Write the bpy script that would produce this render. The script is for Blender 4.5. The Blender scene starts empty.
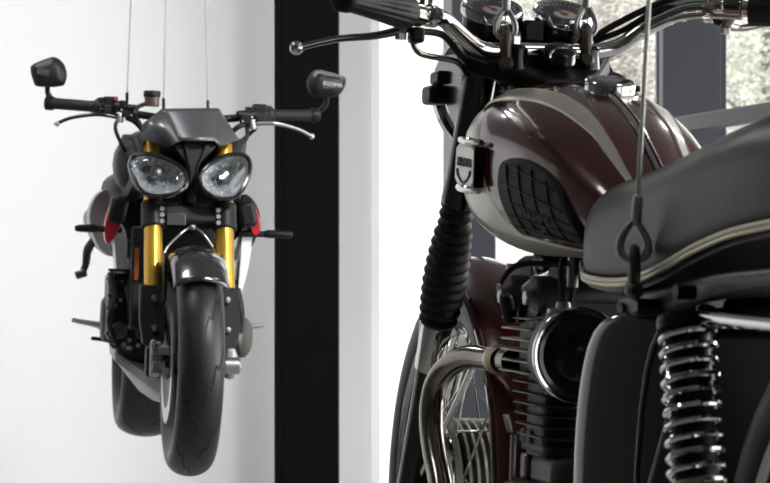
import bpy, bmesh, math, random
from math import sin, cos, pi, radians
from mathutils import Vector, Matrix
random.seed(7)
S = bpy.context.scene
COL = S.collection
V = Vector

# ------------------------------------------------------------------ materials
def nd(nt, t, **kw):
    n = nt.nodes.new(t)
    for k, v in kw.items():
        setattr(n, k, v)
    return n

def mat(name, base, metal=0.0, rough=0.5, coat=0.0, var=0.04, bump=0.0, scale=40.0, spec=None, rvar=0.06):
    m = bpy.data.materials.new(name); m.use_nodes = True
    nt = m.node_tree; b = nt.nodes['Principled BSDF']
    b.inputs['Metallic'].default_value = metal
    b.inputs['Coat Weight'].default_value = coat
    b.inputs['Coat Roughness'].default_value = 0.04
    if spec is not None: b.inputs['Specular IOR Level'].default_value = spec
    tc = nd(nt, 'ShaderNodeTexCoord')
    nz = nd(nt, 'ShaderNodeTexNoise'); nz.inputs['Scale'].default_value = scale; nz.inputs['Detail'].default_value = 3
    nt.links.new(tc.outputs['Object'], nz.inputs['Vector'])
    mx = nd(nt, 'ShaderNodeMix', data_type='RGBA')
    mx.inputs[6].default_value = tuple(max(0, c * (1 - var)) for c in base) + (1,)
    mx.inputs[7].default_value = tuple(min(1, c * (1 + var)) for c in base) + (1,)
    nt.links.new(nz.outputs['Fac'], mx.inputs[0]); nt.links.new(mx.outputs[2], b.inputs['Base Color'])
    mr = nd(nt, 'ShaderNodeMapRange'); mr.inputs[3].default_value = max(0.02, rough - rvar * rough * 2); mr.inputs[4].default_value = rough + rvar * rough * 2
    nt.links.new(nz.outputs['Fac'], mr.inputs[0]); nt.links.new(mr.outputs[0], b.inputs['Roughness'])
    if bump:
        bp = nd(nt, 'ShaderNodeBump'); bp.inputs['Strength'].default_value = bump; bp.inputs['Distance'].default_value = 0.002
        nt.links.new(nz.outputs['Fac'], bp.inputs['Height']); nt.links.new(bp.outputs[0], b.inputs['Normal'])
    return m

def glass(name, tint=(1, 1, 1), gloss=0.12):
    m = bpy.data.materials.new(name); m.use_nodes = True
    nt = m.node_tree; nt.nodes.clear()
    o = nd(nt, 'ShaderNodeOutputMaterial'); mx = nd(nt, 'ShaderNodeMixShader')
    t = nd(nt, 'ShaderNodeBsdfTransparent'); t.inputs[0].default_value = tint + (1,)
    g = nd(nt, 'ShaderNodeBsdfGlossy'); g.inputs['Roughness'].default_value = 0.03
    f = nd(nt, 'ShaderNodeFresnel'); f.inputs[0].default_value = 1.3 + gloss
    ge = nd(nt, 'ShaderNodeNewGeometry'); sb = nd(nt, 'ShaderNodeMath', operation='SUBTRACT'); sb.inputs[0].default_value = 1
    ml = nd(nt, 'ShaderNodeMath', operation='MULTIPLY'); nt.links.new(ge.outputs['Backfacing'], sb.inputs[1])
    nt.links.new(sb.outputs[0], ml.inputs[0]); nt.links.new(f.outputs[0], ml.inputs[1])
    nt.links.new(ml.outputs[0], mx.inputs[0]); nt.links.new(t.outputs[0], mx.inputs[1]); nt.links.new(g.outputs[0], mx.inputs[2])
    nt.links.new(mx.outputs[0], o.inputs[0])
    return m

def emit(name, col, st):
    m = bpy.data.materials.new(name); m.use_nodes = True
    b = m.node_tree.nodes['Principled BSDF']
    b.inputs['Emission Color'].default_value = col + (1,); b.inputs['Emission Strength'].default_value = st
    return m

M = dict(
    chrome=mat('chrome', (.80, .79, .77), 1, .07, var=.02),
    darkchrome=mat('dark_chrome', (.27, .245, .215), 1, .16, var=.1, scale=25),  # dark room reflected in the exhaust header is put into this brown tone
    steel=mat('steel', (.45, .45, .45), 1, .3),
    alu=mat('cast_aluminium', (.42, .41, .39), 1, .38, bump=.15, scale=120),
    darkalu=mat('dark_cast_metal', (.09, .085, .08), .8, .42, bump=.15, scale=120),
    fin=mat('fin_edge_metal', (.24, .23, .21), .9, .35),
    brass=mat('pale_brass', (.68, .62, .46), .6, .35),
    black=mat('gloss_black_paint', (.006, .006, .006), 0, .2, coat=.35, spec=.4),
    satin=mat('satin_black', (.009, .009, .010), 0, .42, spec=.24),
    rubber=mat('black_rubber', (.012, .011, .011), 0, .55, bump=.2, scale=200, spec=.3),
    tyre=mat('tyre_rubber', (.008, .008, .008), 0, .40, bump=.1, scale=260, spec=.4),
    groove=mat('tread_groove', (.004, .004, .004), 0, .9),
    maroon=mat('maroon_paint', (.095, .013, .017), .15, .22, coat=1.0, var=.12, scale=9),
    red=mat('red_paint', (.42, .02, .03), 0, .25, coat=.6),
    silver=mat('silver_paint', (.66, .63, .57), .4, .34, coat=.35, scale=8),
    gold=mat('gold_anodised', (.62, .36, .055), .85, .30, var=.06),
    white=mat('white_paint', (.84, .84, .84), 0, .3, coat=.4),
    vinyl=mat('seat_vinyl', (.009, .0086, .0085), 0, .40, bump=.2, scale=220, spec=.24),
    cream=mat('cream_piping', (.68, .62, .47), .15, .35),
    green=mat('dark_green_black_enamel', (.020, .026, .017), 0, .16, coat=1.0),
    grey=mat('graphite_paint', (.075, .077, .082), .45, .36, coat=.3),
    pan=mat('belly_pan_silver', (.30, .30, .31), .55, .4),
    pewter=mat('pewter_paint', (.33, .33, .34), .4, .38),
    carbon=mat('carbon_weave', (.016, .016, .017), 0, .2, coat=.9, bump=.1, scale=300),
    rope=mat('wire_rope', (.72, .72, .70), .2, .45, bump=.6, scale=500),
    thinwire=mat('thin_wire', (.34, .34, .34), .6, .5),
    galv=mat('galvanised_steel', (.50, .50, .49), .85, .38, bump=.2, scale=150),
    rust=mat('dull_iron', (.10, .085, .075), .8, .45, bump=.3, scale=150),
    dial=mat('dial_black', (.012, .012, .012), 0, .35),
    dialw=mat('dial_white', (.60, .55, .53), 0, .5),
    needle=mat('dial_red', (.45, .05, .04), 0, .5),
    mark=mat('pale_mark', (.62, .62, .60), 0, .5),
    dim=mat('dim_mark', (.10, .10, .10), 0, .5),
    orange=mat('amber_lens', (.22, .06, .02), 0, .2, coat=.5),
    redlens=mat('red_lens', (.4, .01, .01), 0, .2, coat=.5),
    reflector=mat('reflector', (.62, .68, .71), .6, .15, var=.85, scale=170),  # strong light and dark mottling painted in as headlamp sparkle
    glass=glass('lamp_glass', (.97, .985, 1)),
    pane=glass('window_glass', (.97, .98, .98), 0.1),
    fluid=mat('reservoir_plastic', (.085, .055, .04), 0, .3),
    wall=mat('white_plaster', (.80, .80, .80), 0, .85, var=.015, bump=.05, scale=30),
    grey_wall=mat('dark_plaster', (.10, .10, .10), 0, .85, var=.03, bump=.05, scale=30),
    column=mat('black_column_paint', (.0035, .0035, .004), 0, .6, var=.05, spec=.05),
    slate=mat('slate_steel_paint', (.040, .044, .055), .1, .5, var=.05, scale=5),
    beam=mat('grey_steel_paint', (.10, .105, .105), .1, .5, var=.05),
    floor=mat('polished_concrete', (.30, .295, .285), 0, .35, var=.12, scale=3),
    ceil=mat('ceiling_paint', (.12, .12, .12), 0, .9, var=.02),
    bark=mat('bark', (.16, .13, .10), 0, .9, var=.2, scale=8),
    leaf=mat('pale_leaves', (.50, .51, .43), 0, .7, var=.45, scale=1.5),
    leaf2=mat('dry_leaves', (.52, .48, .44), 0, .7, var=.4, scale=1.5),
    ground=mat('gravel_ground', (.50, .49, .46), 0, .9, var=.15, scale=2),
    lampface=emit('lamp_diffuser', (1, .98, .95), 6.0),  # glow of the added ceiling panels
)

# ------------------------------------------------------------------ mesh builder
def frame_for(d):
    d = V(d).normalized()
    up = V((0, 0, 1)) if abs(d.z) < .9 else V((1, 0, 0))
    a = d.cross(up).normalized(); b = d.cross(a).normalized()
    return a, b, d

class MB:
    def __init__(s): s.v = []; s.f = []
    def add(s, vs, fs):
        o = len(s.v); s.v += [V(p) for p in vs]; s.f += [tuple(i + o for i in f) for f in fs]; return s
    def ring_loft(s, rings, closed=False, caps=True):
        n = len(rings[0]); o = len(s.v)
        for r in rings: s.v += [V(p) for p in r]
        m = len(rings)
        for i in range(m if closed else m - 1):
            for j in range(n):
                a, b = o + i * n, o + ((i + 1) % m) * n
                s.f.append((a + j, a + (j + 1) % n, b + (j + 1) % n, b + j))
        if caps and not closed:
            s.f.append(tuple(o + j for j in range(n))[::-1]); s.f.append(tuple(o + (m - 1) * n + j for j in range(n)))
        return s
    def tube(s, pts, r, n=12, smooth=0, closed=False, flat=None, caps=True):
        pts = [V(p) for p in pts]
        rr = list(r) if isinstance(r, (list, tuple)) else [r] * len(pts)
        if smooth:
            P, RR = [], []; N = len(pts)
            for i in range(N if closed else N - 1):
                g = (lambda k: pts[k % N]) if closed else (lambda k: pts[min(max(k, 0), N - 1)])
                p0, p1, p2, p3 = g(i - 1), g(i), g(i + 1), g(i + 2)
                for k in range(smooth):
                    t = k / smooth
                    P.append(.5 * ((2 * p1) + (p2 - p0) * t + (2 * p0 - 5 * p1 + 4 * p2 - p3) * t * t + (3 * p1 - p0 - 3 * p2 + p3) * t ** 3))
                    RR.append(rr[i] * (1 - t) + rr[(i + 1) % N] * t)
            if not closed: P.append(pts[-1]); RR.append(rr[-1])  # added light without a fixture, brightens the front of the black bike
            pts, rr = P, RR
        N = len(pts); rings = []; prev = None
        for i in range(N):
            if closed: d = pts[(i + 1) % N] - pts[i - 1]
            else: d = pts[min(i + 1, N - 1)] - pts[max(i - 1, 0)]
            if d.length < 1e-9: d = V((0, 0, 1))
            d.normalize()
            if prev is None: a, b, _ = frame_for(d)
            else:
                a = prev - d * prev.dot(d)
                a = a.normalized() if a.length > 1e-6 else frame_for(d)[0]
                b = d.cross(a).normalized()
            prev = a
            fl = flat or (1, 1)
            rings.append([pts[i] + a * (rr[i] * fl[0] * cos(2 * pi * k / n)) + b * (rr[i] * fl[1] * sin(2 * pi * k / n)) for k in range(n)])
        return s.ring_loft(rings, closed, caps)
    def lathe(s, prof, o=(0, 0, 0), ax=(0, 1, 0), n=32, caps=True, closed=False):
        a, b, d = frame_for(ax); o = V(o)
        rings = [[o + d * h + (a * cos(2 * pi * k / n) + b * sin(2 * pi * k / n)) * r for k in range(n)] for r, h in prof]
        return s.ring_loft(rings, closed, caps)
    def box(s, c, size, rot=None):
        c = V(c); x, y, z = size[0] / 2, size[1] / 2, size[2] / 2
        vs = [V((i * x, j * y, k * z)) for i in (-1, 1) for j in (-1, 1) for k in (-1, 1)]
        if rot is not None: vs = [rot @ v for v in vs]
        return s.add([v + c for v in vs], [(0, 1, 3, 2), (4, 6, 7, 5), (0, 4, 5, 1), (2, 3, 7, 6), (0, 2, 6, 4), (1, 5, 7, 3)])
    def prism(s, poly, fn, t0, t1):
        """poly 2-D points, fn(u, v, t) -> 3-D; a solid between t0 and t1"""
        n = len(poly)
        A = [fn(u, v, t0) for u, v in poly]; B = [fn(u, v, t1) for u, v in poly]
        return s.ring_loft([A, B])
    def grid(s, fn, nu, nv):
        vs = [fn(i / nu, j / nv) for i in range(nu + 1) for j in range(nv + 1)]
        fs = [(i * (nv + 1) + j, (i + 1) * (nv + 1) + j, (i + 1) * (nv + 1) + j + 1, i * (nv + 1) + j + 1) for i in range(nu) for j in range(nv)]
        return s.add(vs, fs)
    def ball(s, c, r, nu=12, nv=16, sc=(1, 1, 1)):
        c = V(c)
        rings = []
        for i in range(1, nu):
            t = pi * i / nu
            rings.append([c + V((r * sc[0] * sin(t) * cos(2 * pi * k / nv), r * sc[1] * sin(t) * sin(2 * pi * k / nv), r * sc[2] * cos(t))) for k in range(nv)])
        return s.ring_loft(rings)
    def build(s, name, m, parent=None, bevel=0, solid=0, sharp=40, xf=None, flat=False, subsurf=0, off=-1):
        me = bpy.data.meshes.new(name)
        vs = [xf(p) for p in s.v] if xf else s.v
        me.from_pydata([tuple(p) for p in vs], [], s.f)
        bm = bmesh.new(); bm.from_mesh(me)
        bmesh.ops.remove_doubles(bm, verts=bm.verts, dist=1e-6)
        bmesh.ops.recalc_face_normals(bm, faces=bm.faces); bm.to_mesh(me); bm.free()
        me.polygons.foreach_set('use_smooth', [not flat] * len(me.polygons))
        if not flat: me.set_sharp_from_angle(angle=radians(sharp))
        me.materials.append(M[m] if isinstance(m, str) else m)
        o = bpy.data.objects.new(name, me); COL.objects.link(o)
        if parent is not None: o.parent = parent
        if solid:
            q = o.modifiers.new('s', 'SOLIDIFY'); q.thickness = solid; q.offset = off
        if subsurf:
            q = o.modifiers.new('u', 'SUBSURF'); q.levels = subsurf; q.render_levels = subsurf
        if bevel:
            q = o.modifiers.new('b', 'BEVEL'); q.width = bevel; q.segments = 2; q.limit_method = 'ANGLE'; q.angle_limit = radians(35)
        return o

def text(name, s, size, m, parent, mx, ext=.0006, xf=None, sx=1.0):
    cu = bpy.data.curves.new(name, 'FONT'); cu.body = s; cu.size = size; cu.extrude = ext
    cu.align_x = 'CENTER'; cu.align_y = 'CENTER'
    t = bpy.data.objects.new(name + '_c', cu); COL.objects.link(t)
    bpy.context.view_layer.update()
    me = bpy.data.meshes.new_from_object(t.evaluated_get(bpy.context.evaluated_depsgraph_get()))
    bpy.data.objects.remove(t); bpy.data.curves.remove(cu)
    me.name = name
    for v in me.vertices:
        p = mx @ V((v.co.x * sx, v.co.y, v.co.z)); v.co = xf(p) if xf else p
    me.materials.clear(); me.materials.append(M[m])
    o = bpy.data.objects.new(name, me); COL.objects.link(o); o.parent = parent
    return o

def thing(name, label, cat, loc=(0, 0, 0), rot=None, group=None):
    o = bpy.data.objects.new(name, None); COL.objects.link(o); o.empty_display_size = .1
    if rot is not None: o.matrix_world = Matrix.Translation(V(loc)) @ rot.to_4x4()
    else: o.location = loc
    o['label'] = label; o['category'] = cat
    if group: o['group'] = group
    return o

def tag(o, label, cat, group=None, kind=None):
    o['label'] = label; o['category'] = cat
    if group: o['group'] = group
    if kind: o['kind'] = kind
    return o

def struct(name, mb, m, bevel=0, label=None, cat=None):
    o = mb.build(name, m, None, bevel=bevel); o['kind'] = 'structure'
    if label: o['label'] = label
    if cat: o['category'] = cat
    return o

def bx(x0, x1, y0, y1, z0, z1):
    return MB().box(((x0 + x1) / 2, (y0 + y1) / 2, (z0 + z1) / 2), (x1 - x0, y1 - y0, z1 - z0))

def lerp_table(tab, x):
    if x <= tab[0][0]: return tab[0][1:]
    for a, b in zip(tab, tab[1:]):
        if x <= b[0]:
            t = (x - a[0]) / (b[0] - a[0]); t2 = t * t * (3 - 2 * t)
            t = .5 * t + .5 * t2
            return tuple(p * (1 - t) + q * t for p, q in zip(a[1:], b[1:]))
    return tab[-1][1:]

def smooth_poly(pts, k=5):
    n = len(pts); out = []
    for i in range(n):
        p0, p1, p2, p3 = (V((*pts[(i + d) % n], 0)) for d in (-1, 0, 1, 2))
        for j in range(k):
            t = j / k
            q = .5 * ((2 * p1) + (p2 - p0) * t + (2 * p0 - 5 * p1 + 4 * p2 - p3) * t * t + (3 * p1 - p0 - 3 * p2 + p3) * t ** 3)
            out.append((q.x, q.y))
    return out

def inset_poly(pts, d):
    cx = sum(p[0] for p in pts) / len(pts); cy = sum(p[1] for p in pts) / len(pts); out = []
    for x, y in pts:
        l = math.hypot(x - cx, y - cy); k = max(.05, (l - d) / l); out.append((cx + (x - cx) * k, cy + (y - cy) * k))
    return out

def copy_part(o, parent, mw=None):
    c = o.copy(); COL.objects.link(c); c.parent = parent
    if mw is not None: c.matrix_basis = mw
    return c

CZ = 1.6                                     # eye height
CEIL = 4.2

def interp(tab, x):
    if x <= tab[0][0]: return tab[0][1]
    for a, b in zip(tab, tab[1:]):
        if x <= b[0]: return a[1] + (b[1] - a[1]) * (x - a[0]) / (b[0] - a[0])
    return tab[-1][1]

# ================================================================== THE ROOM
WY = 10.0
struct('floor', bx(-4.5, 4.0, -4.5, 10.6, -.1, 0), 'floor')
struct('ceiling', bx(-4.5, 4.0, -4.5, 10.6, CEIL, CEIL + .1), 'ceil')
struct('wall_left', bx(-4.6, -4.5, 5.2, 10.6, 0, CEIL), 'wall')
struct('wall_left', bx(-4.6, -4.5, -4.5, 5.2, 0, CEIL), 'grey_wall')  # unseen near part, darkened to cut fill light on the classic bike
struct('wall_front', bx(-4.5, 4.0, -4.6, -4.5, 0, CEIL), 'grey_wall')
# far wall: plaster to the left of the black column, glazing to the right
wb = MB().box((-2.34, WY + .15, CEIL / 2), (4.36, .3, CEIL))
wb.box((1.92, WY + .15, 3.75), (4.16, .3, .9))
struct('wall_back', wb, 'wall')
# right wall: openings between piers
wr = MB()
for y0, y1 in ((-4.5, -3.4), (.0, .5), (3.9, 4.4), (7.8, 10.6)): wr.box((3.95, (y0 + y1) / 2, CEIL / 2), (.2, y1 - y0, CEIL))
wr.box((3.95, 2.2, .15), (.2, 11.2, .3)); wr.box((3.95, 2.2, 3.85), (.2, 11.2, .7))
struct('wall_right', wr, 'wall')
col_ = MB().box((-.29, 9.72, CEIL / 2), (.235, .2, CEIL))
col_.box((-.396, 9.64, CEIL / 2), (.026, .06, CEIL))
struct('black_column', col_, 'column', label='black floor to ceiling column against the white back wall', cat='column')
struct('slate_column', bx(.255, .42, 9.86, 10.06, 0, CEIL), 'slate', .004, 'slate grey steel column behind the maroon fuel tank', 'column')
c2 = MB().box((1.16, 9.90, CEIL / 2), (.22, .16, CEIL)); c2.box((1.275, 9.93, CEIL / 2), (.045, .1, CEIL))
struct('slate_column', c2, 'slate', .004, 'slate grey steel column under the right end of the handlebar', 'column')

def window(name, x0, x1, z0, z1, y, frame_m, muntin=()):
    f = MB(); w = .035
    for a, b in ((x0, x0 + w), (x1 - w, x1)): f.box(((a + b) / 2, y, (z0 + z1) / 2), (w, .07, z1 - z0))
    for a, b in ((z0, z0 + w), (z1 - w, z1)): f.box(((x0 + x1) / 2, y, (a + b) / 2), (x1 - x0 - 2 * w, .07, w))
    fr = f.build(name, frame_m, None, bevel=.003); fr['kind'] = 'structure'
    MB().box(((x0 + x1) / 2, y, (z0 + z1) / 2), (x1 - x0 - 2 * w, .008, z1 - z0 - 2 * w)).build('pane', 'pane', fr)
    return fr
# blown-out window left of the slate column; the reveal on its left is plain plaster
wv = MB().box((-.116, WY + .0, 1.65), (.12, .14, 3.3)); struct('trim_1', wv, 'wall')
window('window_1', -.056, .262, .02, 3.3, WY + .02, 'wall')
window('window_2', .38, 1.08, .02, 3.3, WY + .02, 'slate')
window('window_3', 1.27, 3.85, .02, 3.3, WY + .02, 'slate')
for i, (a, b) in enumerate(((-3.4, 0), (.5, 3.9), (4.4, 7.8))):
    f = MB()
    for p in (a + .02, (a + b) / 2, b - .02): f.box((3.95, p, 1.9), (.06, .05, 3.2))
    for z in (.32, 3.48): f.box((3.95, (a + b) / 2, z), (.06, b - a - .12, .05))
    fr = f.build('window_%d' % (i + 4), 'slate'); fr['kind'] = 'structure'
    MB().box((3.95, (a + b) / 2, 1.9), (.008, b - a - .1, 3.1)).build('pane', 'pane', fr)
# grey beam that comes forward on the right of the glazing
bm_ = MB()
def beam_seg(p, q, w, h):
    p, q = V(p), V(q); d = (q - p).normalized(); sd = V((d.y, -d.x, 0)).normalized() * w / 2; up = V((0, 0, h / 2))
    return [[p + sd + up, p - sd + up, p - sd - up, p + sd - up], [q + sd + up, q - sd + up, q - sd - up, q + sd - up]]
bm_.ring_loft(beam_seg((1.00, 9.80, 2.020), (1.66, 6.0, 2.020), .06, .055))
struct('trim_2', bm_, 'beam', .004)
bm2 = MB(); bm2.ring_loft(beam_seg((1.00, 9.78, 1.905), (1.66, 6.0, 1.905), .05, .05))
struct('trim_3', bm2, 'slate', .004)

# square ceiling panels added to light the room, above the frame
for i, (x, y, lab) in enumerate(((1.9, 2.2, 'added flat square ceiling light, out of view nearest the camera on the right'), (-1.9, 3.0, 'added flat square ceiling light, out of view above the left of the room'), (1.9, 6.6, 'added flat square ceiling light, out of view towards the glazed back wall'), (-1.7, 7.4, 'added flat square ceiling light, out of view above the white back wall'))):
    t = thing('added_ceiling_light', lab, 'ceiling light', (x, y, CEIL), group='added square ceiling lights')
    MB().box((0, 0, -.03), (.66, .66, .06)).build('housing', 'white', t, bevel=.006)
    MB().box((0, 0, -.064), (.58, .58, .008)).build('diffuser', 'lampface', t)

# ================================================================== OUTSIDE
struct('ground', bx(-40, 40, 10.7, 60, -.12, -.02), 'ground')
def tree(x, y, h, r, m, label, seed):
    rnd = random.Random(seed)
    t = thing('tree', label, 'tree', (x, y, 0), group='pale trees outside the glazing')
    tr = MB().tube([(0, 0, 0), (.05, 0, h * .3), (-.04, .05, h * .62), (0, 0, h * .85)], [.16, .12, .08, .02], 10, smooth=4)
    for k in range(7):
        a = rnd.uniform(0, 6.28); z = h * rnd.uniform(.25, .6); L = r * rnd.uniform(.6, 1)
        tr.tube([(0, 0, z), (cos(a) * L * .5, sin(a) * L * .5, z + L * .35), (cos(a) * L, sin(a) * L, z + L * .6)], [.06, .04, .01], 6, smooth=3)
    tr.build('trunk', 'bark', t)
    lf = MB()
    clumps = [(rnd.gauss(0, .62) * r, rnd.gauss(0, .5) * r, h * .58 + rnd.gauss(0, .20) * h, rnd.uniform(.14, .34)) for _ in range(46)]
    for k in range(18000):
        q0 = clumps[k % 46]; c = V((rnd.gauss(q0[0], q0[3]), rnd.gauss(q0[1], q0[3]), rnd.gauss(q0[2], q0[3])))
        if c.z < .25: continue
        a, b, _ = frame_for((rnd.gauss(0, 1), rnd.gauss(0, 1), rnd.gauss(0, 1))); q = rnd.uniform(.022, .040)
        lf.add([c - a * q, c - b * q * .5, c + a * q, c + b * q * .5], [(0, 1, 2, 3)])
    lf.build('crown', m, t, flat=True)
tree(2.05, 26.5, 5.6, .62, 'leaf2', 'pale brownish tree outside the glazing, between the gauges and the slate column', 1)
tree(4.6, 31, 6.2, 1.2, 'leaf', 'pale green tree outside the glazing at the far right edge', 2)
tree(3.0, 38, 7.2, .95, 'leaf', 'pale green tree outside, seen just right of the second gauge', 3)
tree(4.2, 21.5, 4.6, .7, 'leaf', 'pale tree nearest the glazing, outside the glazing right of the slate column', 4)

# ================================================================== shared motorcycle pieces
def wheel_xf(cx, cz, xf=None):
    return (lambda p: xf(V((p.x + cx, p.y, p.z + cz)))) if xf else (lambda p: V((p.x + cx, p.y, p.z + cz)))

def tyre_mb(R, w, h, n=96, crown=1.0):
    """closed section, axis along y"""
    prof = []
    for k in range(25):
        a = -pi * .5 - radians(38) + k / 24 * (pi + radians(76))
        y = sin(a) * w / 2; r = R - h * .52 + cos(a) * h * .52
        prof.append((r, y))
    prof.append((R - h * .98, w * .30)); prof.append((R - h * .98, -w * .30))
    return MB().lathe(prof, (0, 0, 0), (0, 1, 0), n, caps=False, closed=True)

# ================================================================== LEFT: NAKED SPORTS BIKE
LROT = (Matrix.Rotation(radians(-80), 3, 'Z') @ Matrix.Rotation(radians(-1.8), 3, 'X'))
LLOC = V((-.5304, 7.0, .96865))
A = thing('motorcycle', 'black street motorcycle hanging in front of the white wall, twin headlamps facing forward, gold forks', 'motorcycle', LLOC, LROT)
mA = 1
RA = .30
# ---- front wheel
wx = wheel_xf(0, RA)
fw = MB().lathe([(.212, -.048), (.222, -.052), (.214, -.040), (.196, -.030), (.192, 0), (.196, .030), (.214, .040), (.222, .052), (.212, .048), (.186, .026), (.182, 0), (.186, -.026)], n=72, caps=False, closed=True)
front = fw.build('front_wheel', 'satin', A, xf=wx)
tyre_mb(RA, .122, .088).build('tyre', 'tyre', front, xf=wx)
hub = MB().lathe([(.012, -.075), (.030, -.075), (.034, -.05), (.026, -.03), (.026, .03), (.034, .05), (.030, .075), (.012, .075)], n=28).build('hub', 'satin', front, xf=wx)
for k in range(5):
    a0 = 2 * pi * k / 5 + .3
    for s in (-1, 1):
        sp = MB().tube([(cos(a0) * .028, s * .012, sin(a0) * .028), (cos(a0 + s * .09) * .10, s * .017, sin(a0 + s * .09) * .10), (cos(a0 + s * .13) * .195, s * .012, sin(a0 + s * .13) * .195)], [.014, .010, .011], 8, smooth=4)
        sp.build('spoke', 'satin', front, xf=wx)
for s in (-1, 1):
    d = MB().lathe([(.118, s * .062), (.160, s * .062), (.160, s * .067), (.118, s * .067)], n=72, caps=False, closed=True).build('brake_disc', 'steel', front, xf=wx)
    MB().lathe([(.045, s * .058), (.120, s * .060), (.120, s * .066), (.045, s * .064)], n=10, caps=False, closed=True).build('disc_carrier', 'satin', d, xf=wx)
# tread grooves: flat strips on the tyre, recess shade put into their near-black
def tyre_pt(ang, t, R, w, h, lift=.0006):
    a = t
    y = sin(a) * (w / 2 + lift); r = R - h * .52 + cos(a) * (h * .52 + lift)
    return V((r * cos(ang), y, r * sin(ang)))
def tread(R, w, h, parent, xf, n, name='tread_groove', span=(0, 2 * pi)):
    g = MB()
    for k in range(n):
        b0 = 2 * pi * k / n
        for s in (-1, 1):
            o = b0 + (s > 0) * pi / n
            path = [(o, .05), (o + .17, .26), (o + .13, .40), (o + .36, .62), (o + .31, .78), (o + .50, 1.08)]
            P = []
            for (q0, q1), (r0, r1) in zip(path, path[1:]):
                for j in range(4): P.append((q0 + (r0 - q0) * j / 4, q1 + (r1 - q1) * j / 4))
            P.append(path[-1])
            L = []
            for i, (u, t) in enumerate(P):
                u0, t0_ = P[max(i - 1, 0)]; u1, t1_ = P[min(i + 1, len(P) - 1)]
                du, dt = (u1 - u0) * R, (t1_ - t0_) * w * .5; ln = math.hypot(du, dt)
                wd = .0021 * min(1, (i + .8) / 3, (len(P) - i) / 3)
                ou, ot = -dt / ln * wd / R, du / ln * wd / (w * .5)
                L.append((tyre_pt(u - ou, s * (t - ot), R, w, h), tyre_pt(u + ou, s * (t + ot), R, w, h)))
            vs = [p for e in L for p in e]
            g.add(vs, [(2 * i, 2 * i + 2, 2 * i + 3, 2 * i + 1) for i in range(len(L) - 1)])
    g.build(name, 'groove', parent, xf=xf)
tread(RA, .122, .088, front, wx, 10)
MB().lathe([(.010, -.10), (.016, -.10), (.016, .125), (.010, .125)], n=20).build('axle', 'steel', A, xf=wx)
MB().lathe([(.020, .088), (.023, .090), (.023, .128), (.019, .132), (.010, .132), (.010, .088)], n=28).build('axle_sleeve', 'alu', A, xf=wx)

# ---- fork, yokes, guards
def axA(z): return -.03 - (z - .30) * .424
for s in (-1, 1):
    y = s * .099
    f = MB().tube([(axA(.50), y, .50), (axA(.93), y, .93)], .0255, 28).build('fork_tube', 'gold', A)
    MB().tube([(axA(.665), y, .665), (axA(.735), y, .735)], .0335, 28).build('fork_clamp', 'satin', A, bevel=.003)
    MB().tube([(axA(.905), y, .905), (axA(.935), y, .935)], .0275, 24).build('fork_cap', 'satin', f)
    MB().tube([(axA(.30), y * 1.0, .30), (axA(.505), y, .505)], .0215, 20).build('fork_slider', 'satin', A)
    gp = [(-.036, .512), (.030, .508), (.034, .40), (.026, .352), (.0, .338), (-.030, .352), (-.038, .42)]
    g = MB().prism(gp, lambda u, v, t, s=s, y=y: V((axA(v) + .030 + t - abs(u) * .35, y + s * .002 + u, v)), -.03, .008).build('fork_guard', 'satin', A, bevel=.004)
    for z in (.475, .395):
        MB().lathe([(.0005, .044), (.0075, .042), (.009, .036), (.009, .030)], (axA(z) + .003, y, z), (1, 0, 0), 16).build('bolt', 'steel', g)
    for k in range(3):
        MB().lathe([(.0028, .0), (.0062, .0), (.0062, .005), (.0028, .005)], (axA(.69 + .017 * k) + .032, y - s * .018 + (.004 if s < 0 else -.002), .686 + .017 * k), (1, 0, 0), 16).build('pinch_bolt', 'galv', A)
    MB().box((axA(.30) - .004, y * 1.08, .305), (.05, .030, .085)).build('axle_clamp', 'satin' if s < 0 else 'pewter', A, bevel=.01)
    # radial caliper behind the slider
    ro = Matrix.Rotation(radians(-14), 3, 'Y'); cx_ = .0 if s < 0 else -.09
    c = MB().box((cx_ - .005, s * .098, .312), (.055, .030, .088), ro)
    c.box((cx_ + .004, s * .086, .332), (.05, .050, .024), ro); c.box((cx_ + .004, s * .086, .290), (.05, .050, .026), ro)
    c.box((cx_ + .018, s * .106, .352), (.03, .016, .022), ro); c.box((cx_ + .018, s * .072, .276), (.03, .022, .02), ro)
    c = c.build('brake_caliper', 'pewter', A, bevel=.004)
    for z in (.288, .345):
        MB().lathe([(.0005, 0), (.011, 0), (.012, -.006), (.012, -.012)], (cx_ + .034 - (z - .3) * .25, s * .098, z), (1, 0, 0), 14).build('caliper_bolt', 'steel', c)
MB().box((axA(.700) - .005, 0, .700), (.055, .20, .052), Matrix.Rotation(radians(-23), 3, 'Y')).build('lower_yoke', 'satin', A, bevel=.008)
MB().box((axA(.700) + .040, -.038, .692), (.006, .052, .034)).build('yoke_plate', 'grey', A, bevel=.002)
MB().box((axA(.91), 0, .925), (.06, .23, .026)).build('top_yoke', 'satin', A, bevel=.008)
MB().tube([(axA(.70) - .025, 0, .66), (axA(.93) - .025, 0, .94)], .022, 18).build('steering_stem', 'satin', A)

# ---- front mudguard
def mg(u, v):
    a = radians(46 + u * 106); s = (v - .5) * 2
    R = .322 - .020 * abs(s) ** 3.2 - .012 * abs(s); y = s * .074
    return V((R * cos(a), y, RA + R * sin(a)))
g = MB().grid(mg, 26, 16).build('front_mudguard', 'carbon', A, solid=.004)
for s in (-1, 1):
    MB().prism([(-.03, .46), (.02, .47), (.00, .60), (-.09, .585)], lambda u, v, t, s=s: V((u - .03, s * t, v)), .070, .080).build('mudguard_stay', 'satin', g, bevel=.003)

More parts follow.
